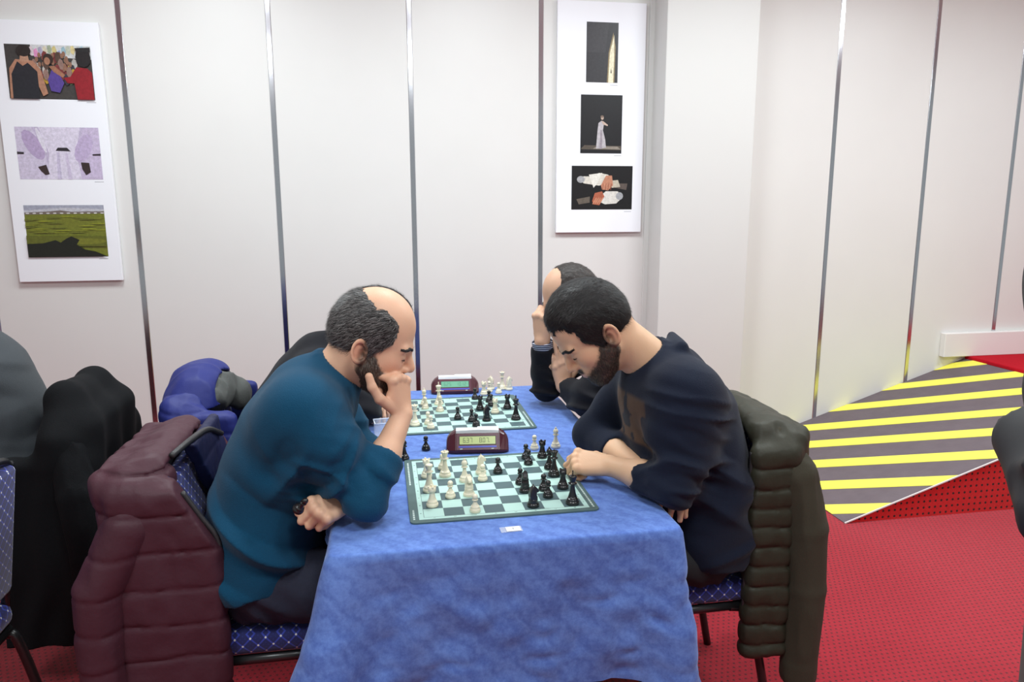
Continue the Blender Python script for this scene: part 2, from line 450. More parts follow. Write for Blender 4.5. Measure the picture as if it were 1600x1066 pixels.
def picture(parent, rect, polys, base):
    """flat printed photograph: coloured shapes stacked in hair-thin layers"""
    x0, z0, x1, z1 = rect; vs, fs, col = [], [], []
    lays = [(base, [(0, 0), (1, 0), (1, 1), (0, 1)])]+polys
    for i, (c, pts) in enumerate(lays):
        n = len(vs); y = -.0006-.00012*i
        pp = [(min(1, max(0, a)), min(1, max(0, b))) for a, b in pts]
        vs += [(x0+a*(x1-x0), y, z0+b*(z1-z0)) for a, b in pp]; fs.append(tuple(range(n, n+len(pp))))
        col += [srgb(*c)]*len(pp)
    o = mk('photo', vs, fs, M_print, parent)
    bm = bmesh.new(); bm.from_mesh(o.data); bmesh.ops.triangulate(bm, faces=bm.faces); bm.to_mesh(o.data); bm.free()
    at = o.data.color_attributes.new('Col', 'FLOAT_COLOR', 'POINT')
    at.data.foreach_set('color', np.c_[np.array(col), np.ones(len(col))].astype(np.float32).ravel())
    return o
def ov(cx, cy, rx, ry, n=12, rot=0.):
    c, s = math.cos(rot), math.sin(rot)
    return [(cx+rx*math.cos(t)*c-ry*math.sin(t)*s, cy+rx*math.cos(t)*s+ry*math.sin(t)*c) for t in [2*math.pi*i/n for i in range(n)]]
M_cap = plain('caption_ink', (.35, .35, .38), .6)
def poster(label, x0, x1, z0, z1, tilt=0.):
    p = thing('poster_board', label, 'poster', ((x0+x1)/2, WALL-.032, z0), 0)
    p.rotation_euler = (0, tilt, 0)
    box('board', (x0-(x0+x1)/2, 0, 0), (x1-(x0+x1)/2, .02, z1-z0), M_foam, p, .001, 1)
    return p
rs = random.Random(3)
PL = (-2.055, -1.577, 1.119, 2.357)
p1 = poster('white poster board with three colour photographs: street crowd, white robes, green field', *PL)
cxl = (PL[0]+PL[1])/2
def rel(a, b, cx, z0): return (a[0]-cx, a[1]-z0, b[0]-cx, b[1]-z0)
crowd = []
crowd.append(((215, 215, 215), [(.3, .8), (1, .75), (1, 1), (.3, 1)]))
for i in range(14): crowd.append(((190+rs.randint(-40, 40), 180+rs.randint(-30, 40), 175+rs.randint(-40, 40)), [(a, b) for a, b in ov(.25+.06*i*.9, .86+rs.uniform(-.05, .08), .03, .1, 5)]))
for i in range(26):
    c = rs.choice([(200, 160, 60), (90, 70, 60), (150, 120, 110), (60, 60, 70), (190, 185, 180), (130, 60, 60), (90, 110, 80), (215, 190, 60)])
    crowd.append((c, ov(.3+rs.random()*.5, .35+rs.random()*.45, .035, .11, 7)))
    crowd.append(((150, 110, 90), ov(.32+rs.random()*.45, .55+rs.random()*.3, .02, .05, 8)))
crowd += [((92, 72, 150), [(.50, .15), (.60, .12), (.66, .3), (.6, .52), (.53, .55), (.47, .35)]), ((165, 115, 90), [(.5, .6), (.56, .62), (.68, .45), (.65, .4), (.55, .5)]),
          ((60, 45, 40), ov(.5, .74, .06, .1)), ((175, 125, 100), ov(.485, .7, .035, .07)),
          ((180, 130, 105), [(.02, 0), (.04, .55), (.12, .72), (.32, .7), (.4, .55), (.46, .1), (.4, .05), (.3, .5), (.1, .5), (.08, 0)]),
          ((42, 42, 48), [(.05, 0), (.06, .45), (.14, .68), (.2, .6), (.26, .66), (.36, .5), (.36, 0)]),
          ((190, 145, 120), [(.17, .68), (.28, .68), (.27, .8), (.18, .8)]), ((48, 40, 38), ov(.225, .88, .085, .11)),
          ((150, 32, 42), [(.66, .4), (.74, .42), (.82, .6), (.95, .58), (1, .5), (1, 0), (.8, 0), (.78, .3), (.7, .3)]), ((38, 34, 36), ov(.91, .78, .09, .18)), ((40, 38, 40), [(.82, .95), (1, .97), (1, .88), (.84, .88)])]
picture(p1, rel((-2.0, 1.999), (-1.622, 2.248), cxl, PL[2]), crowd, (70, 66, 64))
robes = [((214, 204, 226), [(0, 0), (0, 1), (.2, 1), (.33, .5), (.36, .2), (.33, 0)]), ((226, 218, 236), [(.33, 0), (.38, .5), (.28, 1), (.78, 1), (.7, .5), (.75, 0)]),
         ((205, 190, 218), [(.74, 0), (.72, .5), (.82, 1), (1, 1), (1, 0)]), ((188, 168, 204), ov(.2, .66, .1, .3, 12, .3)), ((196, 178, 212), ov(.8, .6, .1, .28, 12, -.25)), ((232, 226, 240), ov(.3, .75, .03, .25, 10, .2)),
         ((205, 195, 220), [(.45, 0), (.47, .52), (.5, .52), (.5, 0)]), ((212, 200, 224), [(.58, 0), (.57, .5), (.6, .5), (.63, 0)]),
         ((50, 44, 50), [(.46, .55), (.49, .61), (.6, .61), (.64, .54)]), ((60, 52, 58), [(0, .48), (0, .53), (.08, .52), (.08, .48)]), ((60, 52, 58), [(.9, .46), (.9, .49), (1, .5), (1, .46)]),
         ((62, 46, 46), [(.23, .24), (.33, .28), (.36, .1), (.31, .08), (.26, .16)]), ((58, 44, 44), [(.75, .33), (.85, .32), (.86, .14), (.8, .08), (.76, .2)])]
picture(p1, rel((-1.997, 1.621), (-1.622, 1.869), cxl, PL[2]), robes, (200, 188, 214))
field = [((168, 170, 186), [(0, .86), (1, .88), (1, 1), (0, 1)]), ((196, 196, 204), [(0, .9), (.5, .95), (1, .92), (1, .88), (0, .86)]), ((120, 108, 100), [(0, .82), (1, .84), (1, .875), (.8, .88), (.6, .87), (.45, .9), (.3, .88), (0, .86)])]
for i in range(12): field.append(((225, 222, 220), ov(.04+i*.085, .845, .025, .012, 6)))
for i in range(40):
    g_ = rs.randint(-18, 18); y = rs.uniform(.3, .8)
    field.append(((128+g_, 132+g_, 44), ov(rs.random(), y, .12, .012, 6)))
field += [((100, 104, 36), [(0, .22), (1, .2), (1, .4), (0, .42)]), ((120, 122, 42), ov(.75, .3, .25, .06)), ((30, 32, 24), [(0, 0), (0, .26), (.2, .27), (.36, .33), (.42, .28), (.5, .36), (.56, .4), (.66, .33), (.62, .24), (.72, .14), (.85, .1), (1, 0)])]
picture(p1, rel((-1.998, 1.241), (-1.633, 1.496), cxl, PL[2]), field, (118, 122, 42))
PR = (.687, 1.180, 1.338, 2.556)
p2 = poster('white poster board with three dark studio photographs beside the pilaster', *PR)
cxr = (PR[0]+PR[1])/2
picture(p2, rel((.847, 2.143), (1.024, 2.452), cxr, PR[2]), [((62, 60, 64), [(0, .5), (.6, .5), (.7, 1), (0, 1)]), ((150, 132, 96), [(.66, 0), (.7, .5), (.84, .84), (.92, .6), (.9, 0)]), ((246, 238, 206), [(.7, 0), (.74, .5), (.87, .8), (.88, .4), (.86, 0)]), ((70, 60, 50), [(.77, .16), (.79, .26), (.81, .16)])], (52, 50, 54))
picture(p2, rel((.820, 1.769), (1.055, 2.079), cxr, PR[2]), [((92, 82, 72), [(0, .07), (.1, .14), (1, .13), (1, .06)]), ((150, 140, 128), [(.3, .08), (.4, .12), (.9, .12), (.98, .07)]), ((190, 184, 188), [(.38, .08), (.41, .4), (.43, .52), (.5, .56), (.56, .5), (.54, .4), (.6, .24), (.62, .1)]), ((160, 150, 158), [(.46, .08), (.48, .4), (.52, .4), (.53, .08)]),
        ((205, 180, 165), [(.5, .56), (.55, .55), (.66, .49), (.65, .47), (.54, .5)]), ((200, 175, 158), ov(.52, .61, .035, .035)), ((130, 110, 96), ov(.515, .632, .04, .02))], (24, 22, 26))
birds = [((222, 216, 204), [(.1, .72), (.2, .6), (.45, .55), (.62, .62), (.6, .8), (.45, .84), (.3, .76), (.2, .76)]), ((236, 232, 222), [(.28, .8), (.5, .84), (.42, .6), (.36, .5)]), ((170, 170, 172), ov(.15, .69, .065, .08)), ((96, 84, 78), [(.68, .6), (.92, .6), (.9, .45), (.72, .5)]), ((200, 190, 170), [(.62, .66), (.76, .68), (.8, .52), (.66, .5)]),
         ((226, 222, 214), [(.4, .22), (.55, .12), (.74, .14), (.84, .28), (.76, .42), (.56, .42)]), ((168, 170, 174), ov(.79, .31, .06, .09)), ((104, 94, 84), [(.08, .24), (.3, .3), (.3, .16), (.12, .12)]),
         ((196, 136, 108), [(.48, .56), (.56, .78), (.66, .78), (.68, .56), (.6, .44), (.5, .46)]), ((180, 100, 74), [(.34, .2), (.38, .38), (.5, .42), (.54, .3), (.46, .1), (.36, .12)])]
for i in range(4):
    birds.append(((150, 82, 62), [(.50+.045*i, .45), (.515+.045*i, .6), (.522+.045*i, .6), (.51+.045*i, .45)]))
    birds.append(((206, 140, 110), ov(.38+.035*i, .2, .014, .09, 8, -.4)))
picture(p2, rel((.773, 1.464), (1.123, 1.702), cxr, PR[2]), birds, (22, 20, 22))
for p_, cx, z0, caps in ((p1, cxl, PL[2], [(-1.64, 1.987), (-1.64, 1.609), (-1.655, 1.229)]), (p2, cxr, PR[2], [(1.005, 2.131), (1.035, 1.757), (1.1, 1.452)])):
    for x, z in caps:
        box('caption', (x-cx-.022, -.0006, z-z0-.001), (x-cx+.02, .0, z-z0+.001), M_cap, p_)

# ------------------------------------------------------------------ table and cloth
TX0, TX1, TY0, TY1 = -.42, .398, -.362, 1.095
M_wood = plain('table_board', srgb(150, 120, 90), .5, noise=.15, scale=8, stretch=(1, 8, 1))
M_black = plain('black_metal', (.012, .012, .013), .32, spec=.6)
tb = thing('playing_table', 'narrow rectangular table hidden under the blue cloth', 'table', ((TX0+TX1)/2, (TY0+TY1)/2, 0))
hx, hy = (TX1-TX0)/2-.008, (TY1-TY0)/2-.008
box('table_top', (-hx, -hy, T-.03), (hx, hy, T-.004), M_wood, tb, .004, 1)
for sx in (-1, 1):
    for sy in (-1, 1):
        bm = bmesh.new(); add_tube(bm, [(sx*(hx-.05), sy*(hy-.06), T-.03), (sx*(hx-.05), sy*(hy-.06), 0)], .016, 12)
        bm_obj('leg', bm, M_black, tb, True)
mt, nt, bs = new_mat('blue_tablecloth')
tc = N(nt, 'ShaderNodeTexCoord'); nz = N(nt, 'ShaderNodeTexNoise'); nz.inputs['Scale'].default_value = 95; nz.inputs['Detail'].default_value = 8; nz.inputs['Roughness'].default_value = .75
nt.links.new(tc.outputs['Object'], nz.inputs[0])
n2 = N(nt, 'ShaderNodeTexNoise'); n2.inputs['Scale'].default_value = 5; n2.inputs['Detail'].default_value = 3
nt.links.new(tc.outputs['Object'], n2.inputs[0])
wv = N(nt, 'ShaderNodeTexWave', wave_type='BANDS', bands_direction='DIAGONAL'); wv.inputs['Scale'].default_value = 9; wv.inputs['Distortion'].default_value = 6; wv.inputs['Detail'].default_value = 2; wv.inputs['Detail Scale'].default_value = 3
nt.links.new(tc.outputs['Object'], wv.inputs[0])
s_ = mth(nt, 'ADD', mth(nt, 'MULTIPLY', nz.outputs[0], .6), mth(nt, 'ADD', mth(nt, 'MULTIPLY', n2.outputs[0], .28), mth(nt, 'MULTIPLY', wv.outputs[0], .12)))
mr = N(nt, 'ShaderNodeMapRange'); mr.inputs['From Min'].default_value = .36; mr.inputs['From Max'].default_value = .64
nt.links.new(s_, mr.inputs[0])
nt.links.new(mix(nt, mr.outputs[0], srgb(80, 108, 182), srgb(108, 142, 212)), bs.inputs['Base Color'])
bs.inputs['Roughness'].default_value = .75; bs.inputs['Specular IOR Level'].default_value = .25
bs.inputs['Sheen Weight'].default_value = .45; bs.inputs['Sheen Roughness'].default_value = .4
bs.inputs['Sheen Tint'].default_value = (.6, .75, 1, 1)
bp = N(nt, 'ShaderNodeBump'); bp.inputs['Strength'].default_value = .25; bp.inputs['Distance'].default_value = .004
nt.links.new(s_, bp.inputs['Height']); nt.links.new(bp.outputs[0], bs.inputs['Normal'])
M_cloth = mt
def cloth():
    r = .02; per = []
    cs = [(TX0+r, TY0+r, math.pi), (TX1-r, TY0+r, 1.5*math.pi), (TX1-r, TY1-r, 0), (TX0+r, TY1-r, .5*math.pi)]
    for ci, (cx, cy, a0) in enumerate(cs):
        for k in range(13):
            a = a0+k/12*math.pi/2
            per.append((cx+r*math.cos(a), cy+r*math.sin(a), math.cos(a), math.sin(a), ci, 0.))
        nx, ny, a1 = cs[(ci+1) % 4]
        a = a0+math.pi/2; p0 = (cx+r*math.cos(a), cy+r*math.sin(a)); p1_ = (nx+r*math.cos(a), ny+r*math.sin(a))
        ln = math.dist(p0, p1_); n = int(ln/.012)
        for k in range(1, n):
            t = k/n; per.append((p0[0]+t*(p1_[0]-p0[0]), p0[1]+t*(p1_[1]-p0[1]), math.cos(a), math.sin(a), -1, min(t, 1-t)*ln))
    cor = [V(TX0, TY0), V(TX1, TY0), V(TX1, TY1), V(TX0, TY1)]
    flare = [.125, .055, .07, .08]; NR = 44; verts = []; faces = []
    n = len(per)
    prof = [(-.011, 0.), (-.006, -.0008), (-.002, -.003), (.0, -.007)]
    for (o, dz) in prof:
        for p in per: verts.append((p[0]+p[2]*o, p[1]+p[3]*o, T+dz))
    s = 0.; ss = []
    for i, p in enumerate(per):
        if i: s += math.dist(p[:2], per[i-1][:2])
        ss.append(s)
    for j in range(1, NR+1):
        t = j/NR
        for i, p in enumerate(per):
            q = V(p[0], p[1]); dc = [np.linalg.norm(q-c) for c in cor]; ci = int(np.argmin(dc)); d = dc[ci]
            fl = flare[ci]*math.exp(-(d/.055)**2)*t**1.05
            # shallow inward valley next to each corner fold, then soft waves
            fl -= .022*math.exp(-((d-.16)/.07)**2)*t
            wv_ = (.006*math.sin(ss[i]*21+.6)+.005*math.sin(ss[i]*37+1.9))*t
            P = np.array([[p[0]*1., p[1]*1., t*.36]])
            nz_ = (float(vnoise(P, 9.)[0])*.018-abs(float(vnoise(P*V(9, 9, 6)+1.7, 1.)[0]))*.035+abs(float(vnoise(P*V(14, 14, 22)+4.2, 1.)[0]))*.020-abs(float(vnoise(P*V(26, 26, 15)+8.2, 1.)[0]))*.012)*min(1, t*2.5)
            lap = min(1., max(0., (d-.10)/.12)) if abs(p[2]) > .9 else 0.; lap = lap*lap*(3-2*lap)
            hem = .372+.012*math.sin(ss[i]*6)-.055*math.exp(-(d/.07)**2)+lap*.275
            z = (T-.007)+(hem-(T-.007))*t
            off = .004+.012*t+fl+wv_+nz_
            verts.append((p[0]+p[2]*off, p[1]+p[3]*off, z))
    for j in range(len(prof)+NR-1):
        for i in range(n):
            a, b = j*n+i, j*n+(i+1) % n
            faces.append((b, a, a+n, b+n))
    faces.append(tuple(range(n)))
    o = mk('tablecloth', verts, faces, M_cloth, None, True)
    o.data.polygons[len(faces)-1].use_smooth = False
    return tag(o, 'blue brushed tablecloth draped over the long playing table', 'tablecloth')
cloth()

# ------------------------------------------------------------------ chess boards
def board_mat():
    mt, nt, bs = new_mat('vinyl_board')
    tc = N(nt, 'ShaderNodeTexCoord'); sp = N(nt, 'ShaderNodeSeparateXYZ'); nt.links.new(tc.outputs['Object'], sp.inputs[0])
    x, y = sp.outputs[0], sp.outputs[1]
    fx = mth(nt, 'FLOOR', mth(nt, 'DIVIDE', mth(nt, 'ADD', x, .2), .05)); fy = mth(nt, 'FLOOR', mth(nt, 'DIVIDE', mth(nt, 'ADD', y, .2), .05))
    ck = mth(nt, 'MODULO', mth(nt, 'ADD', mth(nt, 'ADD', fx, fy), 40.0), 2.0)
    ax, ay = mth(nt, 'ABSOLUTE', x), mth(nt, 'ABSOLUTE', y)
    inner = mth(nt, 'LESS_THAN', mth(nt, 'MAXIMUM', ax, ay), .2)
    strip = mth(nt, 'LESS_THAN', mth(nt, 'MAXIMUM', ax, ay), .212)
    light, dark, bord = srgb(178, 212, 203), srgb(78, 100, 104), srgb(80, 103, 103)
    c = mix(nt, ck, light, dark)
    c = mix(nt, inner, light, c); c = mix(nt, strip, bord, c)
    line = mth(nt, 'MULTIPLY', mth(nt, 'LESS_THAN', mth(nt, 'ABSOLUTE', mth(nt, 'SUBTRACT', mth(nt, 'MAXIMUM', ax, ay), .2)), .0006), 1.0)
    c = mix(nt, line, c, srgb(90, 110, 110))
    nt.links.new(c, bs.inputs['Base Color']); bs.inputs['Roughness'].default_value = .5; bs.inputs['Specular IOR Level'].default_value = .35
    return mt
M_board = board_mat()
M_ink = plain('board_ink', srgb(70, 85, 88), .6); M_pale = plain('board_pale_ink', srgb(190, 205, 200), .6)
def chessboard(label, loc, rotz):
    t = thing('chess_board', label, 'chess board', loc, rotz)
    bm = bmesh.new(); hxb, hyb, r = .234, .229, .014; pts = []
    for cx, cy, a0 in ((hxb-r, hyb-r, 0), (-hxb+r, hyb-r, .5), (-hxb+r, -hyb+r, 1), (hxb-r, -hyb+r, 1.5)):
        for k in range(7): a = (a0+k/12)*math.pi; pts.append((cx+r*math.cos(a), cy+r*math.sin(a)))
    lo = [bm.verts.new((x, y, 0)) for x, y in pts]; hi = [bm.verts.new((x, y, .0035)) for x, y in pts]; n = len(pts)
    bm.faces.new(list(reversed(lo))); bm.faces.new(hi)
    for i in range(n): bm.faces.new((lo[i], lo[(i+1) % n], hi[(i+1) % n], hi[i]))
    bm_obj('mat', bm, M_board, t)
    R90 = Matrix.Rotation(-math.pi/2, 4, 'Z')
    for i in range(8):
        for x in (-.206, .206):
            text_obj('coordinate', 'abcdefgh'[i], .008, M_ink, Matrix.Translation((x, -.175+.05*i, .0036)) @ R90, t, .0001)
        for y in (-.206, .206):
            text_obj('coordinate', str(i+1), .008, M_ink, Matrix.Translation((-.175+.05*i, y, .0036)) @ R90, t, .0001)
    for x, y0, y1 in ((-.224, .02, .2), (-.224, -.21, -.15), (.223, -.21, -.03)):   # illegible small print along the border
        bm = bmesh.new(); y = y0; q = random.Random(int(y0*1000))
        while y < y1:
            ln = q.uniform(.004, .012); add_box(bm, (x-.0022, y, .0034), (x+.0022, y+ln, .0037)); y += ln+.003
        tag(bm_obj('border_print', bm, M_pale, t), kind='stuff')
    return t
BZ = T+.0035
B1, B2 = V(0, 0), V(-.009, .707)
B1R, B2R = 0., .0
chessboard('green and white roll-up chessboard on the table end with the number card', (B1[0], B1[1], T+.0005), B1R)
chessboard('green and white roll-up chessboard at the far end of the table between the two clocks', (B2[0], B2[1], T+.0005), B2R)

# ------------------------------------------------------------------ chess pieces
M_w = plain('cream_plastic', srgb(232, 224, 198), .32, noise=.03, scale=40, coat=.2)
M_b = plain('black_plastic', (.012, .011, .012), .3, coat=.2)
def prof_base(r, h):
    return [(r*.96, 0), (r, .0012), (r, .006), (r*.93, .0085), (r*.80, .0095), (r*.84, .012), (r*.72, .0155)]
def body(r, h0, r1, h1, n=6):
    return [(r1+(r-r1)*(1-t)**2.2, h0+(h1-h0)*t) for t in [i/n for i in range(n+1)]]
PROF = {
 'pawn': prof_base(.0135, .046)+body(.0095, .0155, .0042, .0295)+[(.0075, .0298), (.0078, .0312), (.0045, .0325)]+[(.0073*math.sin(a), .0385-.0073*math.cos(a)) for a in np.linspace(.62, math.pi-.02, 9)],
 'rook': prof_base(.0155, .05)+body(.011, .0155, .0068, .037)+[(.0092, .0385), (.0098, .041), (.0098, .0505), (.0072, .0505), (.0068, .0455), (.0005, .0455)],
 'bishop': prof_base(.015, .063)+body(.0105, .0155, .0046, .040)+[(.009, .0405), (.0092, .042), (.0052, .0435), (.0062, .0455), (.0083, .050), (.0080, .054), (.0055, .059), (.0022, .0618), (.0028, .0632), (.0026, .0652), (.0005, .0662)],
 'queen': prof_base(.017, .075)+body(.012, .0155, .0052, .050)+[(.0103, .0505), (.0106, .0525), (.0058, .054), (.0062, .057), (.0102, .0695), (.0106, .071), (.0085, .0712), (.006, .0695), (.003, .0735), (.0034, .0752), (.0005, .0768)],
 'king': prof_base(.0175, .086)+body(.0125, .0155, .0056, .053)+[(.0108, .0535), (.0112, .0555), (.0062, .057), (.0066, .060), (.0105, .0715), (.0108, .073), (.0072, .0755), (.003, .077), (.0005, .0775)],
 'knight': prof_base(.0155, .06)+[(.0115, .0165), (.0118, .019), (.0095, .0205), (.0005, .0205)]}
def piece_mesh(kind, bare=False):
    vs, fs = lathe_data(PROF[kind], 20)
    bm = bmesh.new()
    bv = [bm.verts.new(v) for v in vs]
    for f in fs:
        try: bm.faces.new([bv[i] for i in f])
        except ValueError: pass
    for f in bm.faces: f.smooth = True
    if kind == 'king' and not bare:
        add_box(bm, (-.0014, -.0017, .0765), (.0014, .0017, .0885), .0004, 1); add_box(bm, (-.0014, -.0045, .0815), (.0014, .0045, .0845), .0004, 1)
    if kind == 'queen':
        for k in range(8):
            a = k*math.pi/4; x, y = .0098*math.cos(a), .0098*math.sin(a); add_box(bm, (x-.0015, y-.0015, .069), (x+.0015, y+.0015, .0728), .0005, 1)
    if kind == 'rook':
        for k in range(4):
            a = k*math.pi/2+.4; x, y = .0086*math.cos(a), .0086*math.sin(a); add_box(bm, (x-.0026, y-.0026, .0495), (x+.0026, y+.0026, .0535), .0006, 1)
    if kind == 'knight':
        side = [(-.0085, .019), (-.0105, .028), (-.0095, .038), (-.0065, .047), (-.0015, .053), (.0005, .0585), (.003, .0535), (.007, .0505), (.0125, .045), (.0148, .0405), (.0135, .0375), (.0095, .0375), (.0055, .0395), (.0035, .0385), (.0062, .033), (.009, .027), (.009, .019)]
        halfw = [.0085, .0078, .007, .0062, .005, .0022, .0048, .0052, .0046, .004, .004, .0044, .005, .006, .0072, .0082, .0085]
        a = [bm.verts.new((x, -w_, z)) for (x, z), w_ in zip(side, halfw)]; b = [bm.verts.new((x, w_, z)) for (x, z), w_ in zip(side, halfw)]
        mA = [bm.verts.new((x*.62+.0004, -w_-.0018, z*.94+.0018)) for (x, z), w_ in zip(side, halfw)]; mB = [bm.verts.new((x*.62+.0004, w_+.0018, z*.94+.0018)) for (x, z), w_ in zip(side, halfw)]
        n = len(side)
        for i in range(n):
            j = (i+1) % n
            bm.faces.new((a[i], b[i], b[j], a[j])); bm.faces.new((mA[i], a[i], a[j], mA[j])); bm.faces.new((b[i], mB[i], mB[j], b[j]))
        fa = bm.faces.new(list(reversed(mA))); fb = bm.faces.new(mB)
        bmesh.ops.triangulate(bm, faces=[fa, fb])
        bmesh.ops.recalc_face_normals(bm, faces=bm.faces)
    me = bpy.data.meshes.new(kind); bm.to_mesh(me); bm.free()
    return me
PM = {}
def place(kind, colr, loc, rot=0., label='', group=None, tilt=None, bare=False):
    key = (kind, colr, bare)
    if key not in PM:
        me = piece_mesh(kind, bare); me.materials.append(M_w if colr == 'cream' else M_b); PM[key] = me
    o = bpy.data.objects.new('%s_%s' % (colr, kind), PM[key]); COL.objects.link(o)
    o.location = loc; o.rotation_euler = (0, 0, rot)
    if tilt: o.rotation_euler = tilt
    return tag(o, label, 'chess piece', group)
ORD = ['', 'first', 'second', 'third', 'fourth', 'fifth', 'sixth', 'seventh', 'eighth']
def on_board(B, which, lst):
    for kind, colr, u, v, *r in lst:       # u squares from the left player, v squares from the board edge towards the number card
        c, rw = int(u)+1, int(v)+1
        ref = ('file from number card', 'rank from teal sweater') if which == 'front' else ('file from front clock', 'rank from blue jacket')
        place(kind, colr, (B[0]-.2+u*.05, B[1]-.2+v*.05, BZ+.0006), r[0] if r else random.uniform(-.3, .3),
              '%s %s on %s board, %s %s, %s %s' % (colr, kind, which, ORD[rw], ref[0], ORD[c], ref[1]), '%s pieces on the %s board' % (colr, which), bare=(kind == 'king' and colr == 'cream' and which == 'front'))
w_, b_ = 'cream', 'black'
on_board(B1, 'front', [('rook', w_, .47, 5.5), ('pawn', w_, 1.45, 6.6), ('queen', w_, 1.5, 5.45), ('king', w_, .48, 3.35), ('rook', w_, .5, 1.35), ('pawn', w_, 1.5, 2.3), ('bishop', w_, 2.48, 4.45), ('knight', w_, 2.48, 2.4, -1.4), ('knight', w_, 3.52, 5.48, 0.), ('pawn', w_, 3.48, 4.45), ('pawn', w_, 2.53, .28),
    ('pawn', b_, 4.48, 5.42), ('pawn', b_, 6.5, 7.5), ('pawn', b_, 6.45, 6.48), ('rook', b_, 7.5, 7.5), ('bishop', b_, 7.48, 5.55), ('queen', b_, 7.5, 4.42), ('pawn', b_, 5.4, 3.5), ('knight', b_, 5.45, 2.38, -1.7), ('knight', b_, 5.48, .4, .15), ('pawn', b_, 6.45, 2.4), ('pawn', b_, 6.48, 1.45), ('rook', b_, 7.53, 2.5), ('king', b_, 7.5, .36)])
on_board(B2, 'back', [('queen', w_, .5, 1.45), ('bishop', w_, 1.45, 6.7), ('pawn', w_, 1.45, 5.6), ('king', w_, 2.55, 6.6), ('bishop', w_, 2.48, 4.7), ('pawn', w_, 1.4, 1.55), ('pawn', w_, 1.52, .58), ('rook', w_, 6.4, 3.55),
    ('pawn', b_, 3.55, 2.45), ('pawn', b_, 4.45, 1.7), ('pawn', b_, 4.6, .42), ('knight', b_, 5.5, 1.65, .2), ('rook', b_, 5.43, 4.58), ('pawn', b_, 5.45, 7.7), ('pawn', b_, 6.4, 6.65), ('pawn', b_, 6.4, 5.55), ('rook', b_, 7.48, 4.58), ('king', b_, 7.58, 1.6)])
g_ = 'captured pieces standing on the cloth'
Zt = T+.0008
place('pawn', b_, (-.163, .319, Zt), 0, 'captured black pawn alone on cloth beside the front clock, by teal forearm', g_)
place('bishop', b_, (-.232, .241, Zt), 0, 'captured black bishop on cloth beside teal sweater cuff', g_)
place('pawn', w_, (.17, .266, Zt), 0, 'captured cream pawn on cloth between front clock and fist', g_)
place('bishop', w_, (.239, .271, Zt), 0, 'captured cream bishop on cloth behind the clenched fist', g_)
place('rook', w_, (.109, .967, Zt), 0, 'captured cream rook on cloth beside the rear clock', g_)
place('pawn', w_, (.137, 1.008, Zt), 0, 'captured cream pawn standing right behind the captured rook', g_)
place('knight', w_, (.150, 1.05, Zt), 2.6, 'captured cream knight at the table end behind rook and pawn', g_)
place('pawn', w_, (.171, .979, Zt), 0, 'captured cream pawn in front of the captured queen', g_)
place('queen', w_, (.196, 1.044, Zt), 0, 'captured cream queen, tallest piece at the far table end', g_)
place('knight', w_, (.222, 1.028, Zt), .3, 'captured cream knight beside the captured queen', g_)

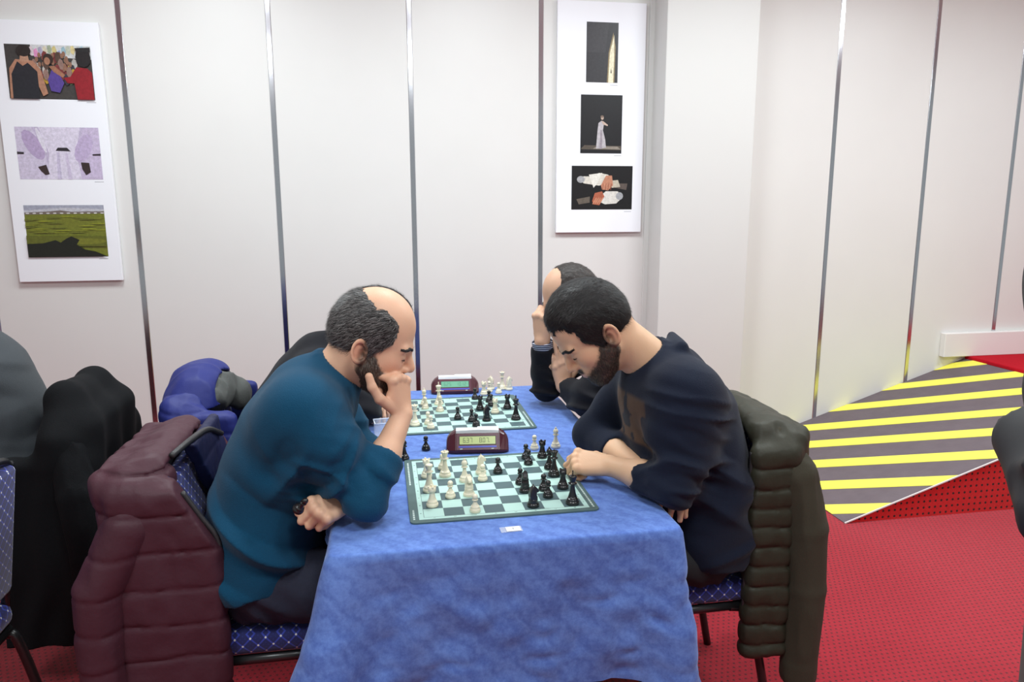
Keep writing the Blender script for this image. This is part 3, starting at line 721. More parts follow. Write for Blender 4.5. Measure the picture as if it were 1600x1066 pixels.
# ------------------------------------------------------------------ chess clocks
M_burg = plain('burgundy_plastic', srgb(74, 26, 38), .32, coat=.15)
M_panel = plain('clock_front', srgb(92, 44, 58), .35)
M_lcd = plain('lcd_yellow', srgb(188, 200, 128), .3); M_lcd2 = plain('lcd_green', srgb(110, 170, 140), .3)
M_seg = plain('lcd_digit', srgb(50, 62, 50), .5); M_seg2 = plain('lcd_digit_faint', srgb(70, 120, 100), .5)
M_bl = plain('clock_blue', srgb(70, 78, 190), .35); M_whitep = plain('white_plastic', srgb(238, 238, 242), .35)
M_dark = plain('dark_recess', (.02, .02, .022), .5)
SEG = {'0': 'abcdef', '1': 'bc', '2': 'abged', '3': 'abgcd', '4': 'fgbc', '5': 'afgcd', '6': 'afgedc', '7': 'abc', '8': 'abcdefg'}
def clock(label, loc, rotz, left, right, lcd, seg):
    t = thing('chess_clock', label, 'chess clock', loc, rotz)
    # side profile (y,z), front towards -y
    pr = [(-.045, .002), (-.047, .012), (-.016, .058), (-.010, .063), (.012, .064), (.03, .05), (.045, .012), (.045, .002)]
    bm = bmesh.new(); rows = []
    for x, sy, sz in ((-.096, .72, .50), (-.092, .84, .66), (-.082, .95, .86), (-.068, 1, 1), (.068, 1, 1), (.082, .95, .86), (.092, .84, .66), (.096, .72, .50)):
        rows.append([bm.verts.new((x, y*sy, z*sz if z > .005 else z)) for y, z in pr])
    n = len(pr)
    for a, b in zip(rows[:-1], rows[1:]):
        for i in range(n): bm.faces.new((a[i], a[(i+1) % n], b[(i+1) % n], b[i]))
    bm.faces.new(list(reversed(rows[0]))); bm.faces.new(rows[-1])
    bmesh.ops.recalc_face_normals(bm, faces=bm.faces)
    o = bm_obj('body', bm, M_burg, t)
    md = o.modifiers.new('bevel', 'BEVEL'); md.width = .003; md.segments = 2; md.limit_method = 'ANGLE'
    ang = math.atan2(.046, .031)
    F = Matrix.Translation((0, -.0475, .0115)) @ Matrix.Rotation(ang, 4, 'X')     # local xy on the sloping face
    fp = box('front_panel', (-.064, .001, -.001), (.064, .053, .0016), M_panel, t, .0008, 1, M=F)
    box('screen_recess', (-.057, .017, .0014), (.057, .0455, .0019), M_dark, fp, M=F)
    box('screen', (-.055, .019, .0017), (.055, .0435, .0024), lcd, fp, M=F)
    box('blue_strip', (-.058, .0085, .0012), (.058, .0135, .0022), M_bl, fp, .0003, 1, M=F)
    for x in (-.05, .046): box('label_mark', (x-.004, .0035, .0014), (x+.004, .006, .0018), M_pale, fp, M=F)
    for s, x0 in ((left, -.044), (right, .006)):
        x = x0
        for ch in s:
            if ch in '.:':
                box('digit_dot', (x-.0022, .0245, .0023), (x-.0008, .0259, .0026), seg, fp, M=F); continue
            if ch == ' ': x += .005; continue
            bm = bmesh.new(); wd, hg, tk = .0068, .0145, .0011; y0 = .0245
            for sg in SEG[ch]:
                bx = {'a': (0, hg-tk, wd, hg), 'g': (0, hg/2-tk/2, wd, hg/2+tk/2), 'd': (0, 0, wd, tk), 'f': (0, hg/2, tk, hg), 'e': (0, 0, tk, hg/2), 'b': (wd-tk, hg/2, wd, hg), 'c': (wd-tk, 0, wd, hg/2)}[sg]
                add_box(bm, (x+bx[0], y0+bx[1], .0023), (x+bx[2], y0+bx[3], .0026), M=F)
            bm_obj('digit', bm, seg, fp); x += .0105
    # rocker button on top
    bm = bmesh.new()
    for x0, x1, za, zb in ((-.066, 0, .0645, .0675), (0, .066, .0675, .0645)):
        vs = [bm.verts.new(c) for c in ((x0, -.017, .056), (x1, -.017, .056), (x1, .014, .06), (x0, .014, .06), (x0, -.015, za), (x1, -.015, zb), (x1, .012, za+.002), (x0, .012, za+.002))]
        for f in ((3, 2, 1, 0), (4, 5, 6, 7), (0, 1, 5, 4), (1, 2, 6, 5), (2, 3, 7, 6), (3, 0, 4, 7)): bm.faces.new([vs[i] for i in f])
    bm_obj('rocker_button', bm, M_whitep, t)
    return t
clock('burgundy digital chess clock with yellowish screen reading 6.37 and 8.07', (-.004, .300, T+.0005), -.12, '6.37', '8.07.', M_lcd, M_seg)
clock('burgundy digital chess clock with green screen at the far end of the table', (.0, 1.040, T+.0005), -.08, '6.25', '10.12', M_lcd2, M_seg2)

# ------------------------------------------------------------------ number card, plastic tub
def glassy(name, col, alpha):
    mt, nt, bs = new_mat(name)
    bs.inputs['Base Color'].default_value = (*col, 1); bs.inputs['Roughness'].default_value = .12
    tr = N(nt, 'ShaderNodeBsdfTransparent'); mx = N(nt, 'ShaderNodeMixShader'); mx.inputs[0].default_value = alpha
    nt.links.new(tr.outputs[0], mx.inputs[1]); nt.links.new(bs.outputs[0], mx.inputs[2]); nt.links.new(mx.outputs[0], nt.nodes['Material Output'].inputs[0])
    return mt
M_clear = glassy('clear_plastic', (.85, .9, .97), .28)
t = thing('number_card', 'small white card with the number 1 in a clear sleeve on the cloth', 'card', (-.003, -.297, T+.0006), .03)
box('sleeve', (-.026, -.014, 0), (.026, .014, .0012), M_clear, t, .0004, 1)
pc = box('paper', (-.012, -.012, .0013), (.022, .012, .0018), M_whitep, t)
text_obj('numeral', '1', .013, M_dark, Matrix.Translation((.005, 0, .0019)), pc, .0001)
t = thing('plastic_tub', 'small clear plastic tub with a pale rim beside the bare forearm', 'tub', (-.285, .51, T+.0008), .1)
bm = bmesh.new()
for (lo, hi) in (((-.035, -.028, 0), (.035, .028, .002)), ((-.035, -.028, 0), (-.0335, .028, .045)), ((.0335, -.028, 0), (.035, .028, .045)), ((-.035, -.028, 0), (.035, -.0265, .045)), ((-.035, .0265, 0), (.035, .028, .045))): add_box(bm, lo, hi)
bm_obj('tub_wall', bm, M_clear, t)
bm = bmesh.new(); c_ = [(-.036, -.029), (.036, -.029), (.036, .029), (-.036, .029), (-.036, -.029)]
for p, q in zip(c_[:-1], c_[1:]): add_tube(bm, [(*p, .045), (*q, .045)], .0018, 8)
bm_obj('rim', bm, glassy('rim_plastic', (.85, .9, 1.), .7), t, True)

# ------------------------------------------------------------------ banquet chairs
def fabric():
    mt, nt, bs = new_mat('blue_chair_fabric')
    uv = N(nt, 'ShaderNodeUVMap'); sp = N(nt, 'ShaderNodeSeparateXYZ'); nt.links.new(uv.outputs[0], sp.inputs[0])
    u, v = sp.outputs[0], sp.outputs[1]; P = .036
    a = mth(nt, 'DIVIDE', mth(nt, 'ADD', u, v), P); b = mth(nt, 'DIVIDE', mth(nt, 'SUBTRACT', u, v), P)
    fa = mth(nt, 'ABSOLUTE', mth(nt, 'SUBTRACT', mth(nt, 'FRACT', a), .5)); fb = mth(nt, 'ABSOLUTE', mth(nt, 'SUBTRACT', mth(nt, 'FRACT', b), .5))
    mn, mx_ = mth(nt, 'MINIMUM', fa, fb), mth(nt, 'MAXIMUM', fa, fb)
    line = mth(nt, 'LESS_THAN', mn, .07); dot = mth(nt, 'LESS_THAN', mx_, .085)
    small = mth(nt, 'MULTIPLY', mth(nt, 'GREATER_THAN', mn, .3), mth(nt, 'LESS_THAN', mx_, .38))
    c = mix(nt, line, srgb(24, 30, 88), srgb(48, 62, 158)); c = mix(nt, small, c, srgb(34, 44, 120)); c = mix(nt, dot, c, srgb(215, 215, 205))
    nt.links.new(c, bs.inputs['Base Color']); bs.inputs['Roughness'].default_value = .85; bs.inputs['Sheen Weight'].default_value = .2
    return mt
M_fab = fabric()
def make_chair(label):
    t = thing('banquet_chair', label, 'chair', (0, 0, 0), 0, 'blue upholstered banquet chairs')
    # local: +x forward, seat centre at origin
    bm = bmesh.new(); add_box(bm, (-.215, -.215, .40), (.215, .215, .468), .028, 4)
    o = bm_obj('seat', bm, M_fab, t, True); box_uv(o.data)
    lean = Matrix.Translation((-.205, 0, .50)) @ Matrix.Rotation(-.14, 4, 'Y')
    bm = bmesh.new(); add_box(bm, (-.022, -.195, .0), (.028, .195, .375), .02, 3)
    for v in bm.verts:
        if v.co.z > .28: v.co.z -= .7*(v.co.y**2)*(v.co.z-.28)/.095
    o = bm_obj('backrest', bm, M_fab, t, True); box_uv(o.data); o.data.transform(lean)
    bm = bmesh.new()
    pts = [(0, -.2, -.1), (0, -.2, .30), (0, -.187, .345), (0, -.14, .370), (0, 0, .388), (0, .14, .370), (0, .187, .345), (0, .2, .30), (0, .2, -.1)]
    add_tube(bm, [lean @ Vector(p) for p in smooth_path(pts, 4)], .0115, 10)
    bm_obj('back_frame', bm, M_black, t, True)
    bm = bmesh.new()
    for s in (-1, 1): add_tube(bm, [(-.2, s*.2, .388), (.2, s*.2, .388)], .0125, 10)
    for x in (-.2, .2): add_tube(bm, [(x, -.2, .388), (x, .2, .388)], .0115, 10)
    bm_obj('seat_frame', bm, M_black, t, True)
    for s in (-1, 1):
        bm = bmesh.new(); add_tube(bm, smooth_path([(.16, s*.2, .386), (.2, s*.2, .375), (.218, s*.203, .33), (.235, s*.21, 0)], 5), .0125, 10); bm_obj('leg', bm, M_black, t, True)
        bm = bmesh.new(); add_tube(bm, smooth_path([(-.15, s*.2, .386), (-.195, s*.2, .375), (-.222, s*.203, .33), (-.29, s*.21, 0)], 5), .0125, 10); bm_obj('leg', bm, M_black, t, True)
    return t
chA = make_chair('blue chair under the teal-sweatered man, burgundy jacket over its back')
def chair_at(x, y, rz, label):
    c = copy_tree(chA); c.location = (x, y, 0); c.rotation_euler = (0, 0, rz); c['label'] = label; return c
PI = math.pi
CA, CB, CD, CC, CE, CE0 = (-.555, .045), (.492, .065), (-.635, .74), (.635, .76), (-1.50, .60), (-1.485, -.10)
chA.location = (*CA, 0)
chair_at(*CB, PI, 'blue chair under the navy-sweatered man, olive jacket over its back')
chair_at(*CD, 0, 'blue chair under a royal blue hooded jacket against the white wall')
chair_at(*CC, PI, 'blue chair behind the olive jacket, used by the man with striped cuff')
chair_at(*CE, PI, 'blue chair draped with a black coat, used by the person in grey')
chair_at(*CE0, PI, 'empty blue chair standing beside the black coat')

# ------------------------------------------------------------------ people
def nrm(v): v = np.asarray(v, float); return v/np.linalg.norm(v)
def rotv(v, ax, a):
    ax = nrm(ax); return v*math.cos(a)+np.cross(ax, v)*math.sin(a)+ax*(ax @ v)*(1-math.cos(a))
class Head:
    """head frame: x forward, y left, z up"""
    def __init__(s, O, face, pitch, yaw=0., roll=0., S=1., w=1.):
        s.O = np.asarray(O, float); s.S = S; s.w = w
        f = nrm((face[0], face[1], 0)); u = V(0, 0, 1); l = np.cross(u, f)
        f = rotv(f, u, yaw); l = rotv(l, u, yaw)
        f2 = rotv(f, l, pitch); u2 = rotv(u, l, pitch)
        l2 = rotv(l, f2, roll); u2 = rotv(u2, f2, roll)
        s.R = np.stack([f2, l2, u2], 1)          # columns
    def loc(s, P): return (P-s.O) @ s.R / s.S
    def wld(s, q): return s.O + s.S*(s.R @ np.asarray(q, float))
    def skull(s, q):
        w = s.w
        d = d_ell(q, V(-.004, 0, .05), V(.100, .078*w, .098))
        d = smin(d, d_ell(q, V(-.045, 0, .03), V(.066, .068*w, .078)), .03)
        d = smin(d, d_ell(q, V(.033, 0, -.03), V(.060, .058*w, .086)), .035)
        a = q.copy(); a[..., 1] = np.abs(a[..., 1])/w
        d = smin(d, d_cap(a, V(.0, .054, -.045), V(.062, .018, -.096), .022, .020), .022)
        d = smin(d, d_ell(a, V(.074, 0, -.100), V(.020, .02, .018)), .02)
        return d
    def full(s, q):
        d = s.skull(q)
        a = q.copy(); a[..., 1] = np.abs(a[..., 1])/s.w
        d = smin(d, d_ell(a, V(.052, .036, -.022), V(.032, .026, .030)), .02)
        d = smin(d, d_cap(a, V(.091, 0, .024), V(.080, .042, .022), .011, .010), .014)
        d = smin(d, d_ell(a, V(.078, 0, -.058), V(.025, .030, .028)), .018)
        d = smax(d, -d_ell(a, V(.100, .031, .003), V(.014, .017, .011)), .012)
        d = smin(d, d_ell(a, V(.077, .031, .002), V(.0145, .0155, .0125)), .004)
        d = smin(d, d_cap(a, V(.092, 0, .014), V(.112, 0, -.022), .0085, .0115), .012)
        d = smin(d, d_ell(a, V(.111, 0, -.028), V(.0125, .011, .010)), .007)
        d = smin(d, d_ell(a, V(.099, .0135, -.032), V(.012, .0075, .0075)), .006)
        d = smax(d, -d_ell(a, V(.103, .007, -.0405), V(.006, .004, .004)), .003)
        d = smin(d, d_cap(a, V(.1005, 0, -.0555), V(.092, .020, -.060), .0055, .003), .004)
        d = smin(d, d_cap(a, V(.0985, 0, -.0685), V(.091, .018, -.064), .0065, .003), .004)
        # ears
        e = a - V(-.020, .079, -.012); t = .22
        x = e[..., 0]*math.cos(t)+e[..., 2]*math.sin(t); z = -e[..., 0]*math.sin(t)+e[..., 2]*math.cos(t); y = e[..., 1]+x*.45
        E_ = np.stack([x, y, z], -1)
        de = d_ell(E_, V(0, 0, 0.), V(.0195, .0065, .031))
        rim = np.abs(np.sqrt((E_[..., 0]/.62)**2+(E_[..., 2]-.003)**2)-.0265)*.75
        de = smin(de, np.sqrt(rim**2+(E_[..., 1]-.0085)**2)-.0046, .003)
        de = smax(de, -d_ell(E_, V(.005, .0115, -.003), V(.0095, .0115, .0145)), .003)
        de = smin(de, d_ell(E_, V(.0145, .006, -.004), V(.0035, .006, .007)), .003)
        return smin(d, de, .006)
def head_prim(S_, H):
    S_.add(lambda P: H.full(H.loc(P))*H.S, H.wld((0, 0, 0)), .17*H.S, .02)
FING = [((.088, .027), (.042, .026, .020), .0092), ((.091, .009), (.046, .029, .021), .0094), ((.087, -.009), (.042, .027, .020), .0090), ((.079, -.026), (.033, .021, .018), .0080)]
def hand(S_, W, d, n, side, flex, thumb, sc=1.08, spread=.05):
    """side +1 right hand, -1 left hand; flex in degrees; thumb: three directions in (d, n, s)"""
    W = np.asarray(W, float); d = nrm(d); n = np.asarray(n, float); n = nrm(n-d*(n @ d)); s = side*np.cross(n, d)
    for i, ((L, o), ln, r) in enumerate(FING):
        S_.cap(W+s*o*.55*sc+d*.004, W+(d*L+s*o)*sc-n*.002, .0135*sc, .0118*sc, .012)
    S_.cap(W+d*.02*sc+s*.012*sc-n*.006, W+d*.05*sc+s*.026*sc-n*.010, .014*sc, .012*sc, .012)
    S_.cap(W+d*.02*sc-s*.014*sc-n*.006, W+d*.055*sc-s*.022*sc-n*.008, .012*sc, .011*sc, .012)
    tips = []
    for i, ((L, o), ln, r) in enumerate(FING):
        S_.ell(W+(d*L+s*o)*sc+n*.003, (.0112*sc,)*3, .004)
        p = W+(d*L+s*o)*sc; a = 0.; fl = flex[i] if isinstance(flex[0], (tuple, list)) else flex
        sp = spread*(1.5-i); dd = nrm(d+s*sp)
        rr = r*sc
        for j in range(3):
            a += math.radians(fl[j]); q = p+(dd*math.cos(a)-n*math.sin(a))*ln[j]*sc
            S_.cap(p, q, rr, rr*.92, .0045 if j else .007); p = q; rr *= .92
        tips.append(p)
    p = W+(d*.022+s*.024-n*.008)*sc
    for (td, ln, r0, r1) in zip(thumb, (.046, .034, .026), (.0145, .0115, .0105), (.0118, .0105, .0092)):
        dr = nrm(d*td[0]+n*td[1]+s*td[2]); q = p+dr*ln*sc
        S_.cap(p, q, r0*sc, r1*sc, .006); p = q
    tips.append(p)
    return tips
def fur(name, H, th, lo, hi, mat, parent, base, h=.0033, strands=0, slen=.010, comb=None, cols=None, seed=1, lift=.3, wid=.00045, shell=True):
    S_ = SDF(); S_.add(lambda P: (H.skull(H.loc(P)) if True else 0)*H.S - th(H.loc(P)), H.O, .2, 0)
    cs = np.array([H.wld((x, y, z)) for x in (lo[0], hi[0]) for y in (lo[1], hi[1]) for z in (lo[2], hi[2])])
    o = sdf_obj(name, S_, cs.min(0), cs.max(0), h, mat, parent, base, keep=lambda v: th(H.loc(v)) > .0004)
    if strands:
        rg = np.random.RandomState(seed); me = o.data; n = len(me.vertices)
        co = np.empty(n*3, np.float32); me.vertices.foreach_get('co', co); co = co.reshape(-1, 3)
        nr = np.empty(n*3, np.float32); me.vertices.foreach_get('normal', nr); nr = nr.reshape(-1, 3)
        k = rg.randint(0, n, strands); p = co[k]+rg.normal(0, h*.4, (strands, 3)); nn = nr[k]
        q = H.loc(p+np.asarray(base)); c = comb(q) @ H.R.T + rg.normal(0, .18, (strands, 3))
        c -= nn*(c*nn).sum(1, keepdims=True); c /= np.linalg.norm(c, axis=1, keepdims=True)+1e-9
        dr = c+nn*lift*rg.uniform(.3, 1.2, (strands, 1)); ln = slen*rg.uniform(.6, 1.2, (strands, 1))
        sd = np.cross(dr, nn); sd /= np.linalg.norm(sd, axis=1, keepdims=True)+1e-9
        a = p-nn*.001-sd*wid; b = p-nn*.001+sd*wid; t_ = p+dr*ln
        vs = np.stack([a, b, t_], 1).reshape(-1, 3); fs = np.arange(strands*3).reshape(-1, 3)
        so = tag(mk('strands' if shell else name, vs, fs, M_strand, o if shell else parent, True), kind='stuff')
        cc = np.array([srgb(*c) for c in cols])[rg.randint(0, len(cols), strands)]*rg.uniform(.75, 1.2, (strands, 1)); cc = np.repeat(cc, 3, 0)
        at = so.data.color_attributes.new('Col', 'FLOAT_COLOR', 'POINT'); at.data.foreach_set('color', np.c_[cc, np.ones(len(cc))].astype(np.float32).ravel())
        if not shell: bpy.data.objects.remove(o); return so
    return o
def th_beard(q, hi=-.012, full=.0018):
    x, y, z = q[..., 0], np.abs(q[..., 1]), q[..., 2]
    nz_ = vnoise(q, 70.)*.008
    top = -.028-.55*np.maximum(x-.03, 0)+.0*y
    top = np.where(x < .035, np.minimum(.03, -.028+1.4*np.maximum(.035-x, 0)), top)
    m_ = sstep(.006, -.014, z-top+nz_+vnoise(q, 260.)*.010)*sstep(-.030, -.008, x)*sstep(-.128, -.118, z-.35*x+.06)
    must = sstep(.011, .006, np.abs(z+.046+.10*y))*sstep(.026, .020, y)*sstep(.06, .07, x)
    lips = sstep(.006, .010, np.sqrt((y*.45)**2+(z+.0615)**2))
    return -.003+np.maximum(m_*lips, must)*(.003+full+vnoise(q, 150.)*.003)
def skin_cols(H, base, hands=(), stubble=None):
    base = np.array(base)
    def f(v):
        q = H.loc(v); c = np.tile(base, (len(v), 1))
        inh = (np.linalg.norm(q, axis=1) < .2)
        def blob(ctr, r, col, k):
            a = q.copy(); a[:, 1] = np.abs(a[:, 1])
            w_ = np.exp(-(((a-ctr)/r)**2).sum(1))*k*inh
            c[:] = c*(1-w_[:, None])+np.array(col)*w_[:, None]
        red = base*V(1.0, .74, .70)
        blob(V(.062, .045, -.025), V(.03, .03, .025), red, .55)
        blob(V(-.02, .085, -.012), V(.03, .02, .04), red, .6)
        blob(V(.112, 0, -.026), V(.014, .016, .014), red, .6)
        blob(V(.099, 0, -.056), V(.008, .022, .0055), srgb(168, 100, 92), .9)
        blob(V(.098, 0, -.068), V(.008, .018, .0055), srgb(172, 104, 96), .9)
        if stubble:
            w_ = np.clip((th_beard(q)+.003)/.0048, 0, 1)[:, None]*inh[:, None]*stubble[1]*((q[:, 0] > -.04) & (H.full(q)*H.S < .0035))[:, None]
            c[:] = c*(1-w_)+np.array(srgb(*stubble[0]))*w_
        nz_ = vnoise(v, 40.)[:, None]*.06+vnoise(v, 13.)[:, None]*.05
        c *= 1+nz_
        for hc in hands:
            w_ = np.exp(-(np.linalg.norm(v-hc, axis=1)/.035)**2)[:, None]*.35
            c[:] = c*(1-w_)+red*w_
        return np.clip(c, 0, 1)
    return f
M_strand = vcol_mat('hair_strand', .45, .4)
M_skin = vcol_mat('skin', .48, .4, sss=.12, bump=.12, bscale=350)
def hair_mat(name, dark, light, amt, rough=.55):
    mt, nt, bs = new_mat(name)
    tc = N(nt, 'ShaderNodeTexCoord'); mp = N(nt, 'ShaderNodeMapping'); mp.inputs['Scale'].default_value = (160, 700, 800); mp.inputs['Rotation'].default_value = (0, -.75, 0)
    nt.links.new(tc.outputs['Object'], mp.inputs[0])
    nz = N(nt, 'ShaderNodeTexNoise'); nz.inputs['Scale'].default_value = 1.; nz.inputs['Detail'].default_value = 3; nt.links.new(mp.outputs[0], nz.inputs[0])
    mr = N(nt, 'ShaderNodeMapRange'); mr.inputs['From Min'].default_value = .62-amt; mr.inputs['From Max'].default_value = .74-amt*.5; nt.links.new(nz.outputs[0], mr.inputs[0])
    nt.links.new(mix(nt, mr.outputs[0], dark, light), bs.inputs['Base Color'])
    bs.inputs['Roughness'].default_value = rough; bs.inputs['Specular IOR Level'].default_value = .3
    bp = N(nt, 'ShaderNodeBump'); bp.inputs['Strength'].default_value = .35; bp.inputs['Distance'].default_value = .002
    nt.links.new(nz.outputs[0], bp.inputs['Height']); nt.links.new(bp.outputs[0], bs.inputs['Normal'])
    return mt
def wrinkles(specs, noise=.0015, ns=9., lim=.008):
    def f(P, d):
        near = np.abs(d) < .05
        if not near.any(): return d
        Q = P[near]; o = vnoise(Q, ns)*2*noise
        for i, (c, r, dr, wl, amp) in enumerate(specs):
            g = np.exp(-((Q-c)**2).sum(-1)/(r*r)); dr = nrm(dr); lo = .22/wl
            W_ = Q*lo+dr*((Q @ dr)[..., None])*(1/wl-lo)+i*3.7
            o = o + amp*g*(np.abs(vnoise(W_, 1.))*15-2.2)
        d = d.copy(); d[near] = d[near]+np.clip(o, -.014, lim)
        return d
    return f
def garment(name, S_, pts, h, mat, parent, base, pad=.14, keep=None, colfn=None):
    pts = np.array(pts); return sdf_obj(name, S_, pts.min(0)-pad, pts.max(0)+pad, h, mat, parent, base, keep=keep, colfn=colfn)
def torso(S_, spine, rads, ysc, k=.05):
    for i in range(len(spine)-1): S_.ecap(spine[i], spine[i+1], rads[i], rads[i+1], ysc, spine[i][1], k)
def ring(S_, c, ax, R_, r, k=.006, n=16, e=1.):
    ax = nrm(ax); u = nrm(np.cross(ax, V(0, 1, 0))); v = np.cross(ax, u); p = [c+R_*(u*math.cos(t)+v*e*math.sin(t)) for t in np.linspace(0, 2*math.pi, n+1)]
    for a, b in zip(p[:-1], p[1:]): S_.cap(a, b, r, r, k)
def lower_body(t, base, hips, knees, feet, mat, shoe, r=(.098, .072, .06)):
    S_ = SDF(); c = (hips[0]+hips[1])/2
    S_.ecap(c+V(0, 0, .04), c+V(0, 0, .01), .115, .115, 1.45, c[1], .04)
    for h_, k_, f_ in zip(hips, knees, feet): S_.cap(h_, k_, r[0], r[1], .05); S_.cap(k_, f_, r[1], r[2], .03)
    S_.post = wrinkles([((hips[0]+knees[0])/2, .18, (.6, .5, .6), .045, .004), (hips[0], .14, (1, 0, 1), .04, .004)])
    garment('trousers', S_, [*hips, *knees, *feet], .009, mat, t, base, pad=.17)
    for f_, k_ in zip(feet, knees):
        dr = nrm(V(k_[0]-hips[0][0], k_[1]-hips[0][1]+0.0001, 0)); dr = nrm(V(dr[0], 0, 0)) if abs(dr[0]) > .2 else dr
        S2 = SDF(); b = V(f_[0], f_[1], .045)
        S2.cap(b-dr*.04, b+dr*.15-V(0, 0, .01), .042, .034, .03); S2.cap(b, b+V(0, 0, .05), .045, .042, .02)
        S2.post = lambda P, d: np.maximum(d, .004-P[..., 2])
        garment('shoe', S2, [b-dr*.1, b+dr*.2], .009, M_shoe, t, base, pad=.07)
M_shoe = plain('black_shoe', (.02, .02, .022), .4)
M_jeans = plain('dark_navy_denim', srgb(30, 32, 50), .85, noise=.25, scale=140, bump=.15, bscale=400)
M_blackt = plain('black_trousers', srgb(22, 22, 25), .85, noise=.15, scale=60)
def knit(name, col, rib=.0):
    return plain(name, col, .9, noise=.12, scale=220, bump=.22, bscale=420, spec=.15, sheen=.08)
M_teal = knit('teal_knit', srgb(14, 66, 94))
M_navy = knit('navy_knit', srgb(22, 28, 44))
M_blk = knit('black_knit', srgb(20, 20, 26))
SK_A, SK_B, SK_C = srgb(222, 176, 146), srgb(218, 176, 142), srgb(212, 168, 140)
M_hairA = hair_mat('greying_hair', srgb(34, 31, 31), srgb(120, 116, 114), .06); M_sA = plain('grey_strand', srgb(88, 84, 82), .5); M_beardA = hair_mat('brown_beard', srgb(62, 48, 40), srgb(120, 98, 84), .05)
M_hairB = hair_mat('black_hair', srgb(20, 17, 17), srgb(46, 40, 38), .02); M_sB = plain('black_strand', srgb(26, 22, 22), .5)

# ---- man in the teal sweater (faces +x)
bA = (-.60, .02, 0.)
pA = thing('person', 'man in teal sweater, chin propped on fist, elbow on the table', 'person', bA)
HA = Head((-.313, -.02, 1.142), (1, 0), math.radians(21), yaw=-.06)
SA = SDF(); head_prim(SA, HA)
nbA = V(-.455, 0., 1.02)
SA.cap(HA.wld((-.035, 0, -.04)), nbA, .058, .066, .03)
shA = [V(-.478, -.155, 1.005), V(-.478, .155, 1.005)]
elA, wrA = V(-.335, -.205, .805), V(-.242, -.08, .970)
elA2, wrA2 = V(-.345, .12, .80), V(-.375, -.165, .795)
torso(SA, [V(-.49, 0, .98), V(-.56, 0, .82)], [.09, .095], 1.4)
for s_h, e_, w2 in ((shA[0], elA, wrA), (shA[1], elA2, wrA2)):
    SA.cap(nbA+V(0, 0, -.02), s_h, .05, .045, .03); SA.cap(s_h, e_, .042, .037, .02); SA.cap(e_, (e_+w2)/2, .039, .036, .02); SA.cap((e_+w2)/2, w2, .036, .0255, .02)
tipsA = hand(SA, wrA, (-.05, .08, 1), (.8, -.6, .1), 1, [(72, 85, 50), (76, 85, 50), (80, 85, 50), (84, 85, 50)], [(.62, -.2, .75), (.95, -.25, .45), (1, -.15, .12)], 1.05)
tipsA2 = hand(SA, wrA2, (-.78, -.62, -.06), (.35, -.55, .75), -1, [(62, 80, 40), (66, 82, 40), (70, 84, 40), (74, 84, 40)], [(.7, -.25, .7), (.9, -.3, .35), (.95, -.25, .05)], 1.05)
ptsA = [HA.wld((.12, .09, .16)), HA.wld((-.12, -.09, -.13)), *shA, elA, wrA, elA2, wrA2, V(-.60, -.2, .75)]
garment('body', SA, ptsA, .0029, M_skin, pA, bA, pad=.10, colfn=skin_cols(HA, SK_A, tipsA[:4], ((64, 50, 42), .92)))
def thA(q):
    x, ys, z = q[..., 0], q[..., 1], q[..., 2]; y = np.abs(ys)
    nz_ = vnoise(q, 75.)*.005+vnoise(q, 200.)*.006
    front = np.where(ys < .01, .056-1.1*np.maximum(z-.075, 0), .086-.25*np.maximum(z-.09, 0)) - .9*np.maximum(.032-z, 0) + nz_
    top = .106+.55*np.maximum(-x-.015, 0)+nz_*1.2
    far = sstep(.008, .022, ys+nz_)*sstep(.02, .05, z)
    side = sstep(front+.006, front-.016, x)*np.maximum(sstep(top+.008, top-.018, z), far)
    low = sstep(-.062, -.05, z - np.where(x > -.008, .03, 0.)-.25*np.maximum(-x-.04, 0)+nz_*.5)
    ear = sstep(.014, .022, np.sqrt((x+.022)**2+((z+.018)*.78)**2)+nz_*.2)
    m_ = side*low*ear*(1-sstep(-.05, -.04, x)*sstep(-.028, -.036, z))
    return -.003+m_*(.0085+vnoise(q, 60.)*.0012)
combA = lambda q: np.stack([-.75+0*q[:, 0], 0*q[:, 0], -.55+.0*q[:, 0]], 1)
fur('hair', HA, thA, (-.13, -.1, -.08), (.12, .1, .17), M_hairA, pA, bA, strands=20000, slen=.017, comb=combA, cols=[(40, 36, 36), (48, 44, 43), (70, 66, 64), (150, 147, 145), (120, 116, 114)])
combD = lambda q: np.stack([.3+0*q[:, 0], 0*q[:, 0], -1+0*q[:, 0]], 1)
def beardA(q): return th_beard(q)
class HB(Head):
    pass
def fur_full(H):
    h2 = Head((0, 0, 0), (1, 0), 0); h2.O, h2.R, h2.S, h2.w = H.O, H.R, H.S, H.w
    def sk(q):
        d = Head.skull(h2, q); a = q.copy(); a[..., 1] = np.abs(a[..., 1])/h2.w
        d = smin(d, d_ell(a, V(.052, .036, -.022), V(.032, .026, .030)), .02)
        d = smin(d, d_cap(a, V(.091, 0, .024), V(.080, .042, .022), .011, .010), .014)
        return smin(d, d_ell(a, V(.078, 0, -.058), V(.025, .030, .028)), .018)
    h2.skull = sk; return h2
fur('beard', fur_full(HA), beardA, (-.04, -.09, -.15), (.13, .09, .04), M_beardA, pA, bA, strands=14000, slen=.008, comb=combD, seed=2, shell=False, cols=[(58, 44, 37), (80, 62, 52), (110, 92, 80)])
def th_brow(q):
    x, y, z = q[..., 0], np.abs(q[..., 1]), q[..., 2]
    return -.005+sstep(.0052, .0030, np.abs(z-.0225-.22*np.minimum(y-.012, .022)+.35*np.maximum(y-.038, 0)))*sstep(.009, .013, y)*sstep(.062, .05, y)*sstep(.03, .045, x)*.0085
